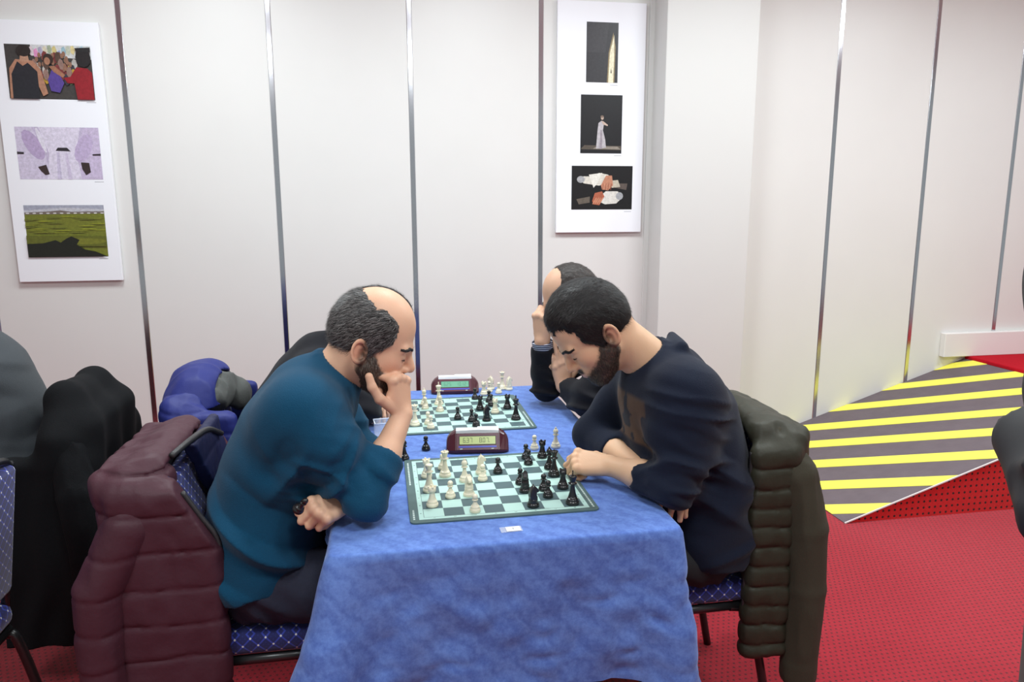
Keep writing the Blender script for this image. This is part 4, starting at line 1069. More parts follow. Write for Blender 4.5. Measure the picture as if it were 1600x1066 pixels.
fur('eyebrow', fur_full(HA), th_brow, (.04, -.06, 0), (.12, .06, .05), M_hairA, pA, bA, .0018, strands=250, slen=.003, cols=[(40, 34, 32)], comb=lambda q: np.stack([0*q[:, 0], np.sign(q[:, 1]), .1+0*q[:, 0]], 1), seed=3)
def lashes(H, parent, base, mat):
    for s in (-1, 1):
        bm = bmesh.new(); pts = [H.wld((.0775+.0145*math.cos(a)*math.cos(.35), s*(.031+.0155*math.sin(a)), -.0035-.002*math.cos(a))) - np.asarray(base) for a in np.linspace(-1.05, 1.05, 9)]
        add_tube(bm, pts, [.0005, .001, .0013, .0014, .0014, .0014, .0013, .001, .0005], 6); bm_obj('eyelash', bm, mat, parent, True)
lashes(HA, pA, bA, M_sB)
# sweater
SW = SDF()
spA = [V(-.475, 0, 1.005), V(-.525, 0, .92), V(-.575, 0, .80), V(-.605, 0, .68), V(-.62, 0, .575), V(-.622, 0, .515)]
torso(SW, spA, [.100, .118, .128, .136, .142, .136], 1.42)
sleeve(SW, nbA, shA[0], elA, wrA, .42, r=(.066, .068, .062, .054, .047), k=.10)
sleeve(SW, nbA, shA[1], elA2, wrA2, .6, k=.05)
nd = nrm(HA.wld((-.04, 0, -.06))-nbA)
SW.cap(nbA-nd*.02, nbA+nd*.06, .085, .066, .05)
ring(SW, nbA+nd*.075, nd, .064, .010, .010, 18)
SW.cap(nbA+nd*.09, nbA+nd*.28, .059, .075, .008, 's')
SW.post = wrinkles([(elA+V(-.02, 0, .05), .11, (.35, .1, 1), .034, .006), (V(-.43, -.19, .90), .10, (.8, .2, -.55), .05, .006), (V(-.53, -.17, .74), .17, (.75, 0, .66), .075, .008), (V(-.66, -.1, .56), .16, (.35, .1, 1), .06, .008), (V(-.38, .1, .82), .1, (.4, .2, 1), .04, .005)], .002, 8.)
_pw = SW.post
SW.post = lambda P, d: np.maximum(_pw(P, d), .535+.2*(P[..., 0]+.74)-P[..., 2]+.01*np.sin(P[..., 0]*40+P[..., 1]*25)*.5)
garment('sweater', SW, [*spA, *shA, elA, elA2, wrA2, V(-.30, -.14, .90)], .0058, M_teal, pA, bA, pad=.19)
lower_body(pA, bA, [V(-.595, -.10, .555), V(-.595, .12, .555)], [V(-.20, -.13, .53), V(-.20, .16, .53)], [V(-.22, -.12, .09), V(-.22, .16, .09)], M_jeans, None)
# pawn in his hand
place('pawn', 'black', tuple(V(-.487, -.262, .812)), 0, 'black pawn held between thumb and fingers of the teal-sweatered man', None, (.5, .62, 0))

# ---- man in the navy sweater (faces -x)
bB = (.60, .02, 0.)
pB = thing('person', 'man in navy sweater with brown chest print, forearms folded on the table', 'person', bB)
HBb = Head((.275, -.02, 1.154), (-1, 0), math.radians(43), yaw=-.05)
SB = SDF(); head_prim(SB, HBb)
nbB = V(.475, 0., 1.03)
SB.cap(HBb.wld((-.035, 0, -.035)), nbB, .060, .068, .03)
shB = [V(.48, -.155, .995), V(.48, .155, .995)]
elB, wrB = V(.425, -.225, .792), V(.310, -.062, .794)
elB2, wrB2 = V(.335, .205, .792), V(.40, -.085, .785)
torso(SB, [V(.50, 0, .98), V(.57, 0, .84)], [.09, .095], 1.4)
for s_h, e_, w2 in ((shB[0], elB, wrB), (shB[1], elB2, wrB2)):
    SB.cap(nbB+V(0, 0, -.02), s_h, .05, .045, .03); SB.cap(s_h, e_, .042, .038, .02); SB.cap(e_, (e_+w2)/2, .041, .038, .02); SB.cap((e_+w2)/2, w2, .038, .0265, .02)
tipsB = hand(SB, wrB, (-.86, .48, .03), (-.12, -.52, .83), -1, [(52, 92, 60), (54, 94, 60), (57, 94, 60), (62, 94, 60)], [(.6, -.55, .6), (.85, -.5, .1), (.8, -.5, -.3)], 1.08)
tipsB2 = hand(SB, wrB2, (.33, -.9, -.2), (.2, .1, .95), 1, [(18, 25, 20), (20, 28, 20), (24, 30, 22), (28, 34, 24)], [(.7, -.3, .7), (.9, -.25, .4), (.95, -.2, .2)], 1.0)
ptsB = [HBb.wld((.12, .09, .16)), HBb.wld((-.12, -.09, -.13)), *shB, elB, wrB, elB2, wrB2, V(.60, -.2, .75), V(.45, -.30, .75)]
garment('body', SB, ptsB, .0029, M_skin, pB, bB, pad=.10, colfn=skin_cols(HBb, SK_B, tipsB[:4], ((58, 46, 40), .86)))
def thB(q):
    x, y, z = q[..., 0], np.abs(q[..., 1]), q[..., 2]
    nz_ = vnoise(q, 80.)*.007+vnoise(q, 220.)*.005
    # hairline: low on the forehead in the middle, receding at the temples, straight sideburn
    front = np.where(z > .06, .088-.9*np.maximum(y-.028, 0)+.3*np.minimum(z-.075, .0), .046-.55*np.maximum(.025-z, 0)) + nz_
    front = np.where((z > .04) & (z <= .075), np.minimum(front, .046+1.2*(z-.04)), front)
    side = sstep(front+.005, front-.012, x)
    low = sstep(-.064, -.052, z - np.where(x > -.008, .035, 0.)-.2*np.maximum(-x-.04, 0)+nz_*.5)
    ear = sstep(.014, .022, np.sqrt((x+.022)**2+((z+.018)*.78)**2)+nz_*.2)
    return -.003+side*low*ear*(1-sstep(-.05, -.04, x)*sstep(-.028, -.036, z))*(.0115+vnoise(q, 90.)*.002)
combB = lambda q: np.stack([np.where(q[:, 2] > .09, .9, -.35), 0*q[:, 0], np.where(q[:, 2] > .09, -.1, -.8)], 1)
fur('hair', HBb, thB, (-.13, -.1, -.08), (.12, .1, .17), M_hairB, pB, bB, strands=14000, slen=.011, comb=combB, cols=[(22, 18, 18), (30, 26, 25), (44, 38, 36)], seed=11)
fur('beard', fur_full(HBb), lambda q: th_beard(q), (-.04, -.09, -.15), (.13, .09, .04), hair_mat('dark_beard', srgb(48, 38, 33), srgb(92, 76, 66), .05), pB, bB, strands=13000, slen=.006, comb=combD, seed=12, shell=False, cols=[(34, 28, 25), (52, 42, 36), (84, 70, 60)])
fur('eyebrow', fur_full(HBb), th_brow, (.04, -.06, 0), (.12, .06, .05), M_hairB, pB, bB, .0018, strands=250, slen=.003, cols=[(24, 20, 20)], comb=lambda q: np.stack([0*q[:, 0], np.sign(q[:, 1]), .1+0*q[:, 0]], 1), seed=13)
lashes(HBb, pB, bB, M_sB)
SWB = SDF()
spB = [V(.495, 0, 1.0), V(.555, 0, .91), V(.582, 0, .80), V(.590, 0, .68), V(.585, 0, .58), V(.578, 0, .50)]
torso(SWB, spB, [.100, .118, .128, .134, .136, .128], 1.42)
sleeve(SWB, nbB, shB[0], elB, wrB, .40, r=(.066, .072, .066, .056, .049), cuff=.0505, k=.10)
SWB.ecap(V(.465, 0, .95), V(.515, 0, .76), .10, .115, 1.3, 0., .06)
sleeve(SWB, nbB, shB[1], elB2, wrB2, .45, k=.05)
ndB = nrm(HBb.wld((-.04, 0, -.05))-nbB)
SWB.cap(nbB-ndB*.02, nbB+ndB*.05, .088, .068, .05)
ring(SWB, nbB+ndB*.065, ndB, .066, .010, .010, 18)
SWB.cap(nbB+ndB*.08, nbB+ndB*.28, .061, .078, .008, 's')
# turned-up flap of the back neckline
SWB.cap(V(.505, -.06, 1.115), V(.52, .05, 1.125), .016, .014, .03)
_pwB = wrinkles([(V(.45, -.2, .88), .12, (.3, .1, 1), .036, .008), (elB+V(.0, 0, .02), .10, (.5, .2, 1), .035, .0035), (V(.60, -.15, .72), .16, (.6, 0, .8), .08, .006), (V(.68, -.1, .56), .15, (-.3, .1, 1), .06, .007)], .002, 8.)
SWB.post = lambda P, d: np.maximum(_pwB(P, d), .50+.12*(.74-P[..., 0])-P[..., 2])
def navy_cols(v):
    c = np.tile(srgb(22, 28, 44), (len(v), 1))
    # brown block print on the chest
    q = v-V(.43, -.05, .88)
    u = q[:, 0]*-.6+q[:, 2]*.0; m_ = sstep(.012, -.004, np.abs(q[:, 2]+.02)-.125)*sstep(.012, -.004, np.abs(q[:, 1]-.02)-.115)*sstep(.505, .485, v[:, 0]-.35*(1.-v[:, 2]))
    arm = np.minimum.reduce([d_cap(v, shB[0], elB, .06, .05), d_cap(v, shB[1], elB2, .06, .05), d_cap(v, elB2, wrB2, .05, .05), d_cap(v, elB, wrB, .05, .05)]); m_ = m_*sstep(.008, .022, arm)
    pat = .5+vnoise(v*V(1, 1.6, 1), 26.)*1.2; blk = (vnoise(v+5, 30.) > .16)
    br = np.array(srgb(86, 66, 52))*(.8+.5*pat[:, None])
    br = np.where(blk[:, None], np.array(srgb(34, 36, 46)), br)
    return c*(1-m_[:, None])+br*m_[:, None]
M_navyv = vcol_mat('navy_knit_printed', .9, .15, bump=.3, bscale=420, sheen=.08)
garment('sweater', SWB, [*spB, *shB, elB, elB2, wrB2, V(.30, -.1, .80)], .0056, M_navyv, pB, bB, pad=.19, colfn=navy_cols)
lower_body(pB, bB, [V(.575, -.09, .545), V(.575, .13, .545)], [V(.20, -.13, .53), V(.20, .16, .53)], [V(.22, -.12, .09), V(.22, .16, .09)], M_blackt, None)

# ---- man behind, hand on his nose, striped shirt cuff (faces -x)
bC = (.66, .78, 0.)
pC = thing('person', 'balding man in black pullover with striped shirt cuff, hand over his nose', 'person', bC)
HC = Head((.410, .755, 1.13), (-1, 0), math.radians(16), yaw=.12)
SCc = SDF(); head_prim(SCc, HC)
nbC = V(.555, .78, 1.03); SCc.cap(HC.wld((-.035, 0, -.04)), nbC, .058, .066, .03)
shC = [V(.56, .62, 1.0), V(.56, .94, 1.0)]
elC, wrC = V(.322, .775, .80), V(.296, .735, .995)
elC2, wrC2 = V(.425, .545, .80), V(.372, .70, .825)
torso(SCc, [V(.57, .78, .98), V(.62, .78, .84)], [.09, .095], 1.4)
for s_h, e_, w2 in ((shC[1], elC, wrC), (shC[0], elC2, wrC2)):
    SCc.cap(nbC+V(0, 0, -.02), s_h, .05, .045, .03); SCc.cap(s_h, e_, .042, .038, .02); SCc.cap(e_, (e_+w2)/2, .04, .036, .02); SCc.cap((e_+w2)/2, w2, .036, .0265, .02)
tipsC = hand(SCc, wrC, (-.05, -.1, 1), (-.72, -.68, .0), 1, [(58, 62, 40), (62, 64, 40), (66, 66, 40), (70, 68, 40)], [(.5, -.6, .5), (.3, -.9, .1), (.2, -.9, -.2)], 1.05)
tipsC2 = hand(SCc, wrC2, (-.12, .12, 1), (.1, -1, .1), -1, (4, 8, 6), [(.6, -.2, .75), (.85, -.2, .45), (.95, -.1, .2)], 1.0, spread=.04)
garment('body', SCc, [HC.wld((.12, .09, .16)), HC.wld((-.12, -.09, -.13)), *shC, elC, wrC, elC2, wrC2, V(.70, .78, .75)], .0036, M_skin, pC, bC, pad=.11, colfn=skin_cols(HC, SK_C, tipsC[:4]))
def thC(q):
    x, y, z = q[..., 0], np.abs(q[..., 1]), q[..., 2]
    nz_ = vnoise(q, 75.)*.010+vnoise(q, 200.)*.006
    front = .052-.2*np.maximum(z-.06, 0)+nz_
    side = sstep(front+.006, front-.02, x)
    thin = 1-.35*sstep(.11, .14, z)*sstep(-.05, -.01, x)
    low = sstep(-.062, -.05, z-np.where(x > -.008, .03, 0.)+nz_*.5)
    ear = sstep(.014, .022, np.sqrt((x+.022)**2+((z+.018)*.78)**2)+nz_*.2)
    return -.003+side*low*ear*thin*(.0075+vnoise(q, 90.)*.004)
fur('hair', HC, thC, (-.13, -.1, -.08), (.12, .1, .17), hair_mat('dark_brown_hair', srgb(46, 40, 38), srgb(96, 88, 84), .05), pC, bC, strands=6000, slen=.010, comb=combA, cols=[(44, 38, 36), (70, 62, 58), (110, 102, 98)], seed=21)
fur('eyebrow', fur_full(HC), th_brow, (.04, -.06, 0), (.12, .06, .05), M_hairB, pC, bC, .003)
lashes(HC, pC, bC, M_sB)
SWC = SDF(); spC = [V(.575, .78, 1.0), V(.62, .78, .90), V(.655, .78, .78), V(.67, .78, .66), V(.675, .78, .54)]
torso(SWC, spC, [.10, .12, .13, .135, .13], 1.42)
sleeve(SWC, nbC, shC[1], elC, wrC, .84, r=(.066, .07, .064, .056, .043), cuff=.043)
sleeve(SWC, nbC, shC[0], elC2, wrC2, .70, r=(.066, .072, .068, .062, .052), cuff=.050)
ndC = nrm(HC.wld((-.04, 0, -.06))-nbC); SWC.cap(nbC, nbC+ndC*.05, .085, .068, .05); ring(SWC, nbC+ndC*.06, ndC, .066, .010, .01)
SWC.cap(nbC+ndC*.08, nbC+ndC*.28, .060, .078, .008, 's')
SWC.post = wrinkles([(elC, .12, (.2, .2, 1), .04, .005), (elC2, .12, (.3, .2, 1), .04, .005)], .002)
garment('pullover', SWC, [*spC, *shC, elC, elC2, wrC], .007, M_blk, pC, bC, pad=.19)
mt, nt, bs = new_mat('striped_shirt'); tc = N(nt, 'ShaderNodeTexCoord'); sp_ = N(nt, 'ShaderNodeSeparateXYZ'); nt.links.new(tc.outputs['Object'], sp_.inputs[0])
nt.links.new(mix(nt, mth(nt, 'LESS_THAN', mth(nt, 'FRACT', mth(nt, 'MULTIPLY', sp_.outputs[2], 140.)), .35), srgb(44, 48, 72), srgb(190, 195, 210)), bs.inputs['Base Color'])
cu = SDF(); fdC = nrm(wrC-elC); c0 = elC+(wrC-elC)*.80; cu.cap(c0, c0+fdC*.035, .0385, .0385, .005); cu.cap(c0+fdC*.075, c0+fdC*.2, .05, .05, .003, 's')
garment('shirt_cuff', cu, [c0, c0+fdC*.05], .0035, mt, pC, bC, pad=.06)
lower_body(pC, bC, [V(.65, .68, .555), V(.65, .88, .555)], [V(.25, .66, .53), V(.25, .92, .53)], [V(.27, .66, .09), V(.27, .92, .09)], M_blackt, None)

# ---- man in black behind the teal-sweatered man (faces +x)
bD = (-.66, .76, 0.)
pD = thing('person', 'person in black top, mostly hidden behind the teal-sweatered man', 'person', bD)
HD = Head((-.375, .76, 1.0), (1, 0), math.radians(42))
SD_ = SDF(); head_prim(SD_, HD); nbD = V(-.495, .76, .955); SD_.cap(HD.wld((-.035, 0, -.04)), nbD, .058, .066, .03)
shD = [V(-.505, .60, .925), V(-.505, .92, .925)]; elD = [V(-.36, .60, .795), V(-.36, .93, .795)]; wrD = [V(-.305, .74, .79), V(-.325, .76, .80)]
for a_, b2, c2 in zip(shD, elD, wrD): SD_.cap(nbD+V(0, 0, -.02), a_, .05, .045, .03); SD_.cap(a_, b2, .042, .038, .02); SD_.cap(b2, c2, .04, .0265, .02)
hand(SD_, wrD[0], (.2, .9, .0), (.1, 0, 1), 1, (20, 40, 30), [(.7, -.3, .6), (.9, -.2, .3), (.9, -.2, .1)], 1.)
hand(SD_, wrD[1], (.2, -.9, .05), (.1, 0, 1), -1, (20, 40, 30), [(.7, -.3, .6), (.9, -.2, .3), (.9, -.2, .1)], 1.)
torso(SD_, [V(-.51, .76, .91), V(-.58, .76, .80)], [.07, .08], 1.4)
garment('body', SD_, [HD.wld((.12, .09, .16)), HD.wld((-.12, -.09, -.13)), *shD, *elD, *wrD, V(-.65, .76, .75)], .0045, M_skin, pD, bD, pad=.11, colfn=skin_cols(HD, SK_C))
fur('hair', HD, thB, (-.13, -.1, -.08), (.12, .1, .17), M_hairB, pD, bD, .004)
SWD = SDF(); spD = [V(-.505, .76, .945), V(-.55, .76, .87), V(-.61, .76, .77), V(-.645, .76, .66), V(-.655, .76, .54)]
torso(SWD, spD, [.10, .118, .128, .135, .13], 1.42)
for a_, b2, c2 in zip(shD, elD, wrD): sleeve(SWD, nbD, a_, b2, c2, .8)
ndD = nrm(HD.wld((-.04, 0, -.06))-nbD); SWD.cap(nbD, nbD+ndD*.05, .085, .068, .05); SWD.cap(nbD+ndD*.08, nbD+ndD*.28, .060, .078, .008, 's')
SWD.post = wrinkles([(elD[0], .12, (.2, .2, 1), .04, .005)], .002)
garment('pullover', SWD, [*spD, *shD, *elD, *wrD], .008, M_blk, pD, bD, pad=.17)
lower_body(pD, bD, [V(-.64, .66, .555), V(-.64, .86, .555)], [V(-.25, .65, .53), V(-.25, .90, .53)], [V(-.27, .65, .09), V(-.27, .90, .09)], M_blackt, None)

# ---- person in grey at the neighbouring table (faces -x), mostly outside the view
M_grey = knit('grey_knit', srgb(66, 70, 74))
bE = (-1.60, .62, 0.)
pE = thing('person', 'person in dark grey sweater sitting in front of the black coat', 'person', bE)
HE = Head((-1.86, .62, 1.27), (-1, 0), math.radians(20))
SE = SDF(); head_prim(SE, HE); nbE = V(-1.69, .62, 1.13); SE.cap(HE.wld((-.035, 0, -.04)), nbE, .058, .066, .03)
shE = [V(-1.66, .46, 1.06), V(-1.66, .78, 1.06)]; elE = [V(-1.73, .41, .80), V(-1.73, .83, .80)]; wrE = [V(-1.87, .52, .665), V(-1.87, .72, .665)]
for a_, b2, c2 in zip(shE, elE, wrE): SE.cap(nbE+V(0, 0, -.03), a_, .05, .045, .03); SE.cap(a_, b2, .042, .038, .02); SE.cap(b2, c2, .04, .0265, .02)
for sd, c2 in zip((-1, 1), wrE): hand(SE, c2, (-1, 0, 0), (0, 0, 1), sd, (20, 40, 30), [(.7, -.3, .6), (.9, -.2, .3), (.9, -.2, .1)], 1.)
torso(SE, [V(-1.62, .62, 1.05), V(-1.56, .62, .85)], [.09, .095], 1.4)
garment('body', SE, [HE.wld((.12, .09, .16)), HE.wld((-.12, -.09, -.13)), *shE, *elE, *wrE, V(-1.52, .62, .8)], .005, M_skin, pE, bE, pad=.12, colfn=skin_cols(HE, SK_C))
fur('hair', HE, thB, (-.13, -.1, -.08), (.12, .1, .17), M_hairB, pE, bE, .004)
SWE = SDF(); spE = [V(-1.60, .62, 1.07), V(-1.54, .62, .97), V(-1.515, .62, .85), V(-1.51, .62, .70), V(-1.52, .62, .54)]
torso(SWE, spE, [.105, .13, .14, .14, .135], 1.42)
for a_, b2, c2 in zip(shE, elE, wrE): sleeve(SWE, nbE, a_, b2, c2, .85)
SWE.cap(nbE, nbE+V(-.03, 0, .03), .085, .07, .05); ndE = nrm(HE.wld((-.04, 0, -.06))-nbE); SWE.cap(nbE+ndE*.09, nbE+ndE*.28, .060, .078, .008, 's')
SWE.post = wrinkles([(V(-1.45, .5, .85), .2, (.3, .3, 1), .07, .005)], .003, 7.)
garment('sweater', SWE, [*spE, *shE, *elE, *wrE], .009, M_grey, pE, bE, pad=.2)
lower_body(pE, bE, [V(-1.55, .52, .555), V(-1.55, .72, .555)], [V(-1.95, .50, .53), V(-1.95, .76, .53)], [V(-1.93, .50, .09), V(-1.93, .76, .09)], M_blackt, None)

# ---- person standing close to the camera, only an elbow in view
bF = (.93, -.98, 0.)
pF = thing('person', 'standing person in black jacket and grey trousers, only an elbow showing', 'person', bF)
HF = Head((.95, -.95, 1.66), (.3, 1), .1)
SF = SDF(); head_prim(SF, HF); nbF = V(.95, -.98, 1.46); SF.cap(HF.wld((-.035, 0, -.04)), nbF, .058, .066, .03)
shF = [V(.76, -.98, 1.39), V(1.14, -.98, 1.39)]; elF = [V(.715, -1.05, 1.035), V(1.22, -1.04, 1.11)]; wrF = [V(.82, -.83, 1.10), V(1.10, -.82, 1.16)]
for a_, b2, c2 in zip(shF, elF, wrF): SF.cap(nbF+V(0, 0, -.03), a_, .05, .045, .03); SF.cap(a_, b2, .042, .038, .02); SF.cap(b2, c2, .04, .0265, .02)
hand(SF, wrF[0], (.75, .6, .1), (-.2, .3, .9), -1, (40, 60, 40), [(.7, -.3, .6), (.9, -.2, .3), (.9, -.2, .1)], 1.)
hand(SF, wrF[1], (-.75, .6, .1), (.2, .3, .9), 1, (40, 60, 40), [(.7, -.3, .6), (.9, -.2, .3), (.9, -.2, .1)], 1.)
garment('body', SF, [HF.wld((.12, .09, .16)), HF.wld((-.12, -.09, -.13)), *shF, *elF, *wrF], .006, M_skin, pF, bF, pad=.12, colfn=skin_cols(HF, SK_C))
fur('hair', HF, thB, (-.13, -.1, -.08), (.12, .1, .17), M_hairB, pF, bF, .005)
SJ = SDF()
for a_, b2 in ((V(.95, -.98, 1.40), V(.95, -.98, 1.2)), (V(.95, -.98, 1.2), V(.95, -.98, .98))):
    SJ.add(lambda P, a=a_*V(1/1.5, 1, 1), b=b2*V(1/1.5, 1, 1): d_cap(P*V(1/1.5, 1, 1), a, b, .115, .12), (a_+b2)/2, .36, .05)
for a_, b2, c2 in zip(shF, elF, wrF): sleeve(SJ, nbF, a_, b2, c2, .85, r=(.075, .08, .078, .076, .06), cuff=.055)
SJ.cap(nbF+V(0, 0, .05), nbF+V(0, 0, .3), .062, .08, .008, 's')
SJ.post = wrinkles([(elF[0], .12, (0, .2, 1), .05, .004)], .002)
garment('jacket', SJ, [*shF, *elF, *wrF, V(.95, -.98, .95)], .009, plain('black_jacket', srgb(24, 25, 30), .6, noise=.1, scale=50), pF, bF, pad=.2)
ST = SDF(); ST.add(lambda P: d_cap(P*V(1/1.4, 1, 1), V(.95/1.4, -.98, .98), V(.95/1.4, -.98, .90), .115, .115), V(.95, -.98, .94), .25, .04)
for sx in (-1, 1): ST.cap(V(.95+sx*.10, -.98, .90), V(.95+sx*.11, -.97, .5), .10, .075, .04); ST.cap(V(.95+sx*.11, -.97, .5), V(.95+sx*.12, -1.0, .09), .075, .06, .03)
garment('trousers', ST, [V(.75, -1.05, .06), V(1.15, -.9, 1.05)], .01, plain('grey_trousers', srgb(96, 92, 88), .85, noise=.1, scale=80), pF, bF, pad=.1)
for sx in (-1, 1):
    S2 = SDF(); b = V(.95+sx*.12, -1.0, .045); S2.cap(b-V(0, .05, 0), b+V(0, .14, -.008), .043, .036, .03); S2.cap(b, b+V(0, 0, .05), .045, .042, .02)
    S2.post = lambda P, d: np.maximum(d, .004-P[..., 2]); garment('shoe', S2, [b-V(0, .1, 0), b+V(0, .2, 0)], .009, M_shoe, pF, bF, pad=.07)

# ------------------------------------------------------------------ jackets hung over the chair backs
def jacket(name, label, chair, rotz, near, mats, zb=.31, quilt=(.085, .006, .004), sl=.28, hood=None, folds=0., hgt=0., lin=None, flare=0., neck=(.90, 1.75, -.235), yoke=9., collar=False, taper=0., sleeves=(-1, 1), side=(-.225, .105), arch=False):
    """local frame of the chair: +x is where the sitter looks; near = sign of local y turned to the camera"""
    t = thing(name, label, 'jacket', (*chair, 0), rotz, None)
    h0 = (.90+hgt-zb)/2; zc = zb+h0; R_ = np.array([[math.cos(.1), 0, -math.sin(.1)], [0, 1, 0], [math.sin(.1), 0, math.cos(.1)]])
    def puff(Q, amp=1.):
        p, a, b = quilt; ph = (Q[..., 2]+.016*vnoise(Q, 5.)+.01*vnoise(Q, 14.))/p; f = np.abs(ph-np.round(ph))*p
        w_ = sstep(yoke+.02, yoke-.02, Q[..., 2])*amp
        o = w_*(-a*np.sqrt(np.abs(np.sin(math.pi*ph)))+a*.6 + b*np.exp(-(f/.005)**2))
        lo = V(30., 30., 9.); return o + np.abs(vnoise(Q*lo, 1.))*.012*amp-.0015
    S_ = SDF()
    S_.box((-.300-flare*.4, 0, zc), (.042+flare*.5, .218, h0), .04, .04, R=R_)
    S_.cap((-.268, -.15, .868+hgt), (-.268, .15, .868+hgt), .050, .050, .05)
    for s in (-1, 1): S_.box((side[0]-flare*.3, s*.220, zc-.02), (side[1]+flare*.4, .030, h0-.02), .028, .06)
    S_.box((-.12, 0, zc-.06), (.17, .188, h0+.045), .03, .02, 's')
    if collar:
        S_.cap((-.248, -near*.05, .912+hgt), (-.225, near*.175, .880+hgt), .022, .026, .04)
    def post(P, d):
        n_ = np.abs(d) < .06
        if not n_.any(): return d
        Q = P[n_]; o = vnoise(Q, 11.)*.007+vnoise(Q, 27.)*.004
        if quilt: o = o+puff(Q)
        if folds: o = o + folds*(np.abs(vnoise(Q*V(9., 22., 2.2), 1.))*5-.8)*np.clip((.93-Q[..., 2])*3, .08, 1)
        e = np.maximum(Q[..., 2]-(neck[0]+hgt-neck[1]*(Q[..., 0]-neck[2])), -.03)      # sloping neckline of the front edges
        d = d.copy(); d[n_] = np.maximum(d[n_]+o, np.where(Q[..., 0] > neck[2], e*.5, -1))
        if arch: d[n_] = smax(d[n_], (Q[..., 2]-(.965-2.1*Q[..., 1]**2+.012*np.sin(Q[..., 1]*30)))*.8, .03)
        return d
    S_.post = post
    mi = None
    if lin is not None: mi = lambda c: (np.abs(c[:, 1]) < .200) & (c[:, 0] > -.262) & (c[:, 2] < .872+hgt)
    if taper:
        In = S_; S_ = SDF(); S_.add(lambda P: In.ev(P*np.stack([np.ones_like(P[..., 0]), 1+taper*np.maximum(P[..., 2]-.5, 0), np.ones_like(P[..., 0])], -1)), (-.25, 0, .6), .6, 0)
    sdf_obj('jacket_body', S_, (-.48, -.31, zb-.06), (-.04, .31, 1.02+hgt), .0060, [mats[0], lin or mats[0]], t, mifn=mi)
    for s in sleeves:
        U = SDF(); zs = sl if s == near else sl+.06
        pts = [V(-.275, s*.165, .855+hgt), V(-.318, s*.212, .765+hgt), V(-.345-flare, s*.236, .62), V(-.352-flare, s*.244, .45), V(-.345-flare, s*.244, zs)]
        U.chain(pts, [.052, .056, .055, .052, .047], .006)
        U.cap(pts[-1]-V(0, 0, .012), pts[-1]+V(0, 0, .02), .049, .049, .004)
        U.cap(pts[-1]-V(0, 0, .08), pts[-1]-V(0, 0, .2), .055, .055, .004, 's')
        if quilt and mats[1] is mats[0]: U.post = lambda P, d: d + vnoise(P, 9.)*.006 + puff(P, .8)
        else: U.post = lambda P, d: d + vnoise(P, 7.)*.004+np.abs(vnoise(P*V(34., 34., 6.), 1.))*.012-.002
        sdf_obj('sleeve', U, np.min(pts, 0)-.1, np.max(pts, 0)+.1, .0062, mats[1], t)
    if hood is None and not folds:
        f = lambda z: min(side[0]+side[1]-.008, neck[2]+(neck[0]+hgt-z)/neck[1])
        bm = bmesh.new(); add_tube(bm, smooth_path([(f(z)+.004, near*.220, z) for z in (.84+hgt, .78, .72, .66, .55, zb+.03)], 5), .006, 8)
        bm_obj('zip_edge', bm, M_zip, t, True)
    if lin is not None:      # far front panel folded inwards across the backrest: its lining shows
        Q_ = SDF(); Q_.box((-.180, -near*.06, .69), (.014, .155, .22), .012, .01, R=np.array([[math.cos(.14), 0, -math.sin(.14)], [0, 1, 0], [math.sin(.14), 0, math.cos(.14)]]))
        Q_.post = lambda P, d: np.maximum(d+puff(P+V(0, 0, .3), .6)+vnoise(P, 15.)*.006, ((-near*P[..., 1]*-1)-(.085-(.915-P[..., 2])*.62))*.8)
        tag(sdf_obj('folded_lining', Q_, (-.30, -.28, .44), (-.1, .28, .96), .006, lin, t), 'navy quilted lining')
        bm = bmesh.new(); add_tube(bm, smooth_path([(-.232, near*.15, .905), (-.205, near*.06, .918), (-.195, -near*.06, .905), (-.185, -near*.17, .86)], 6), .008, 8); bm_obj('collar_edge', bm, M_zip, t, True)
    if hood:
        Hs = SDF(); Hs.ell((-.262, 0, .90+hgt), (.078, .16, .072), .02); Hs.ell((-.285, 0, .79+hgt), (.105, .245, .15), .09); Hs.ell((-.165, 0, .885+hgt), (.095, .135, .060), .012, 's')
        Hs.post = lambda P, d: np.maximum(d+vnoise(P, 14.)*.010+np.abs(vnoise(P*V(18., 18., 9.), 1.))*.02-.003, -d_box(P, V(-.12, 0, .6), V(.13, .2, .24), .03))
        sdf_obj('hood', Hs, (-.44, -.3, .58+hgt), (-.1, .3, 1.02+hgt), .006, mats[0], t)
        Hl = SDF(); Hl.ell((-.215, 0, .880+hgt), (.055, .148, .068), .01); Hl.ell((-.17, -near*.10, .835+hgt), (.045, .07, .055), .03)
        Hl.post = lambda P, d: d+np.abs(vnoise(P*V(20., 20., 12.), 1.))*.03-.004
        tag(sdf_obj('hood_lining', Hl, (-.36, -.24, .70+hgt), (-.06, .24, 1.0+hgt), .006, hood, t), 'grey fleece hood lining')
    return t
M_zip = plain('dark_zip', (.03, .028, .03), .45)
def nylon(name, c, rough=.55): return plain(name, c, rough, noise=.08, scale=25, bump=.12, bscale=60, spec=.3)
M_jb = nylon('burgundy_nylon', srgb(72, 40, 50)); M_lin = nylon('navy_lining', srgb(26, 30, 66))
M_jbl = nylon('royal_blue_nylon', srgb(36, 44, 112)); M_fleece = plain('grey_fleece', srgb(84, 86, 84), .95, noise=.15, scale=150, bump=.2, bscale=300)
M_jo = nylon('olive_nylon', srgb(50, 49, 38)); M_jos = plain('olive_jersey', srgb(56, 52, 38), .85, noise=.1, scale=200, bump=.1, bscale=300)
M_coat = plain('black_wool', srgb(13, 14, 17), .9, noise=.2, scale=120, bump=.15, bscale=250, spec=.2)
jacket('quilted_jacket', 'burgundy quilted jacket with navy lining over the chair of the teal-sweatered man', CA, 0, -1, (M_jb, M_jb), zb=.30, quilt=(.088, .0025, .004), sl=.30, lin=M_lin, flare=.045)
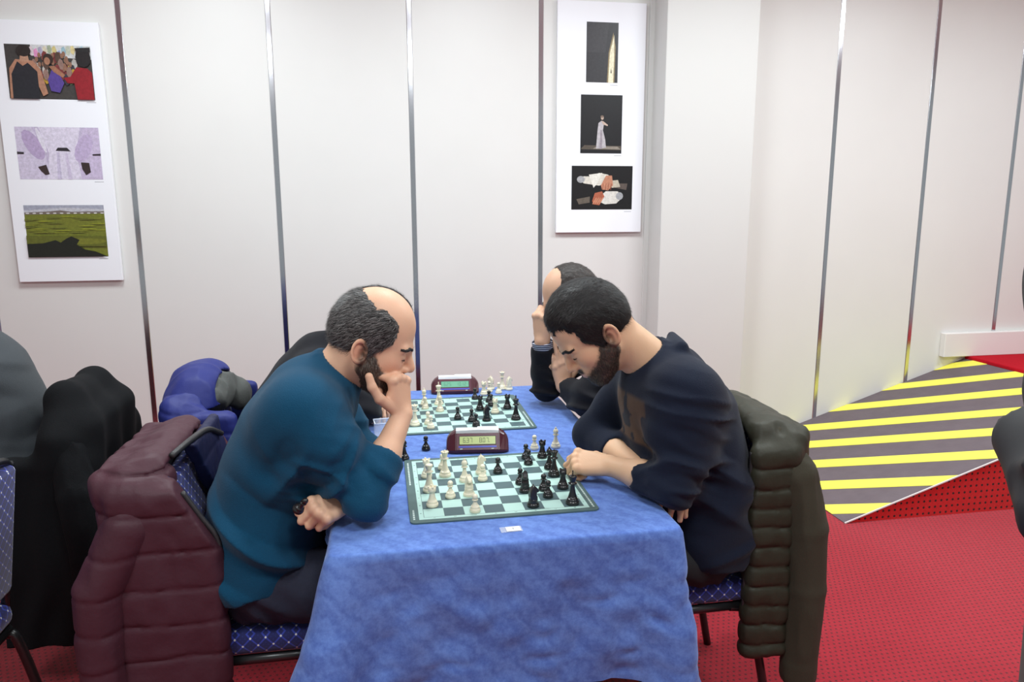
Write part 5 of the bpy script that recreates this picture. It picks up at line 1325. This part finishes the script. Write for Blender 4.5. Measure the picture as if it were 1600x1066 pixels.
jacket('hooded_jacket', 'royal blue padded jacket with grey fleece hood lining against the white wall', CD, 0, -1, (M_jbl, M_jbl), zb=.34, quilt=(.07, .0022, .003), sl=.34, hood=M_fleece, hgt=-.015, neck=(.93, 1.2, -.16))
jacket('puffer_jacket', 'olive padded jacket with plain jersey sleeves over the chair beside the ramp', CB, PI, 1, (M_jo, M_jos), zb=.24, quilt=(.057, .0055, .003), sl=.20, flare=.0, neck=(.97, .8, -.16), yoke=.83, collar=True, side=(-.245, .068))
def coat(label, chair, rotz):
    t = thing('coat', label, 'coat', (*chair, 0), rotz)
    S_ = SDF(); S_.cap((-.262, -.12, .905), (-.262, .11, .915), .048, .050, .03)
    for s in (-1, 1): S_.cap((-.262, s*.115, .905), (-.275, s*.205, .80), .050, .058, .04); S_.cap((-.275, s*.205, .80), (-.31, s*.235, .34), .055, .060, .05)
    S_.box((-.285, 0, .60), (.058, .20, .29), .05, .06, R=np.array([[math.cos(.1), 0, -math.sin(.1)], [0, 1, 0], [math.sin(.1), 0, math.cos(.1)]]))
    S_.box((-.305, 0, .38), (.080, .235, .22), .07, .08)
    for s in (-1, 1): S_.box((-.215, s*.225, .46), (.125, .036, .31), .034, .06)
    def post(P, d):
        n_ = np.abs(d) < .06
        if not n_.any(): return d
        Q = P[n_]; g = np.clip((.95-Q[..., 2])*2.2, .1, 1)
        o = g*(.011*np.sin(Q[..., 1]*46+Q[..., 2]*5+4*vnoise(Q, 4.))+.011*np.sin(Q[..., 0]*55+Q[..., 2]*7+4*vnoise(Q+2, 5.))) + vnoise(Q, 14.)*.006
        d = d.copy(); d[n_] = np.maximum(d[n_]+o, .165+.02*np.sin(Q[..., 1]*30)-Q[..., 2]); return d
    S_.post = post
    sdf_obj('coat_body', S_, (-.48, -.36, .10), (-.04, .36, 1.02), .0062, M_coat, t)
    U = SDF(); pts = [V(-.285, .20, .82), V(-.325, .262, .66), V(-.345, .272, .48), V(-.335, .268, .33)]
    U.chain(pts, [.05, .054, .052, .048], .006); U.post = lambda P, d: d+np.abs(vnoise(P*V(34., 34., 6.), 1.))*.014-.003
    sdf_obj('sleeve', U, np.min(pts, 0)-.1, np.max(pts, 0)+.1, .0065, M_coat, t)
coat('black woollen coat hung over a chair between the grey sweater and burgundy jacket', CE, PI)
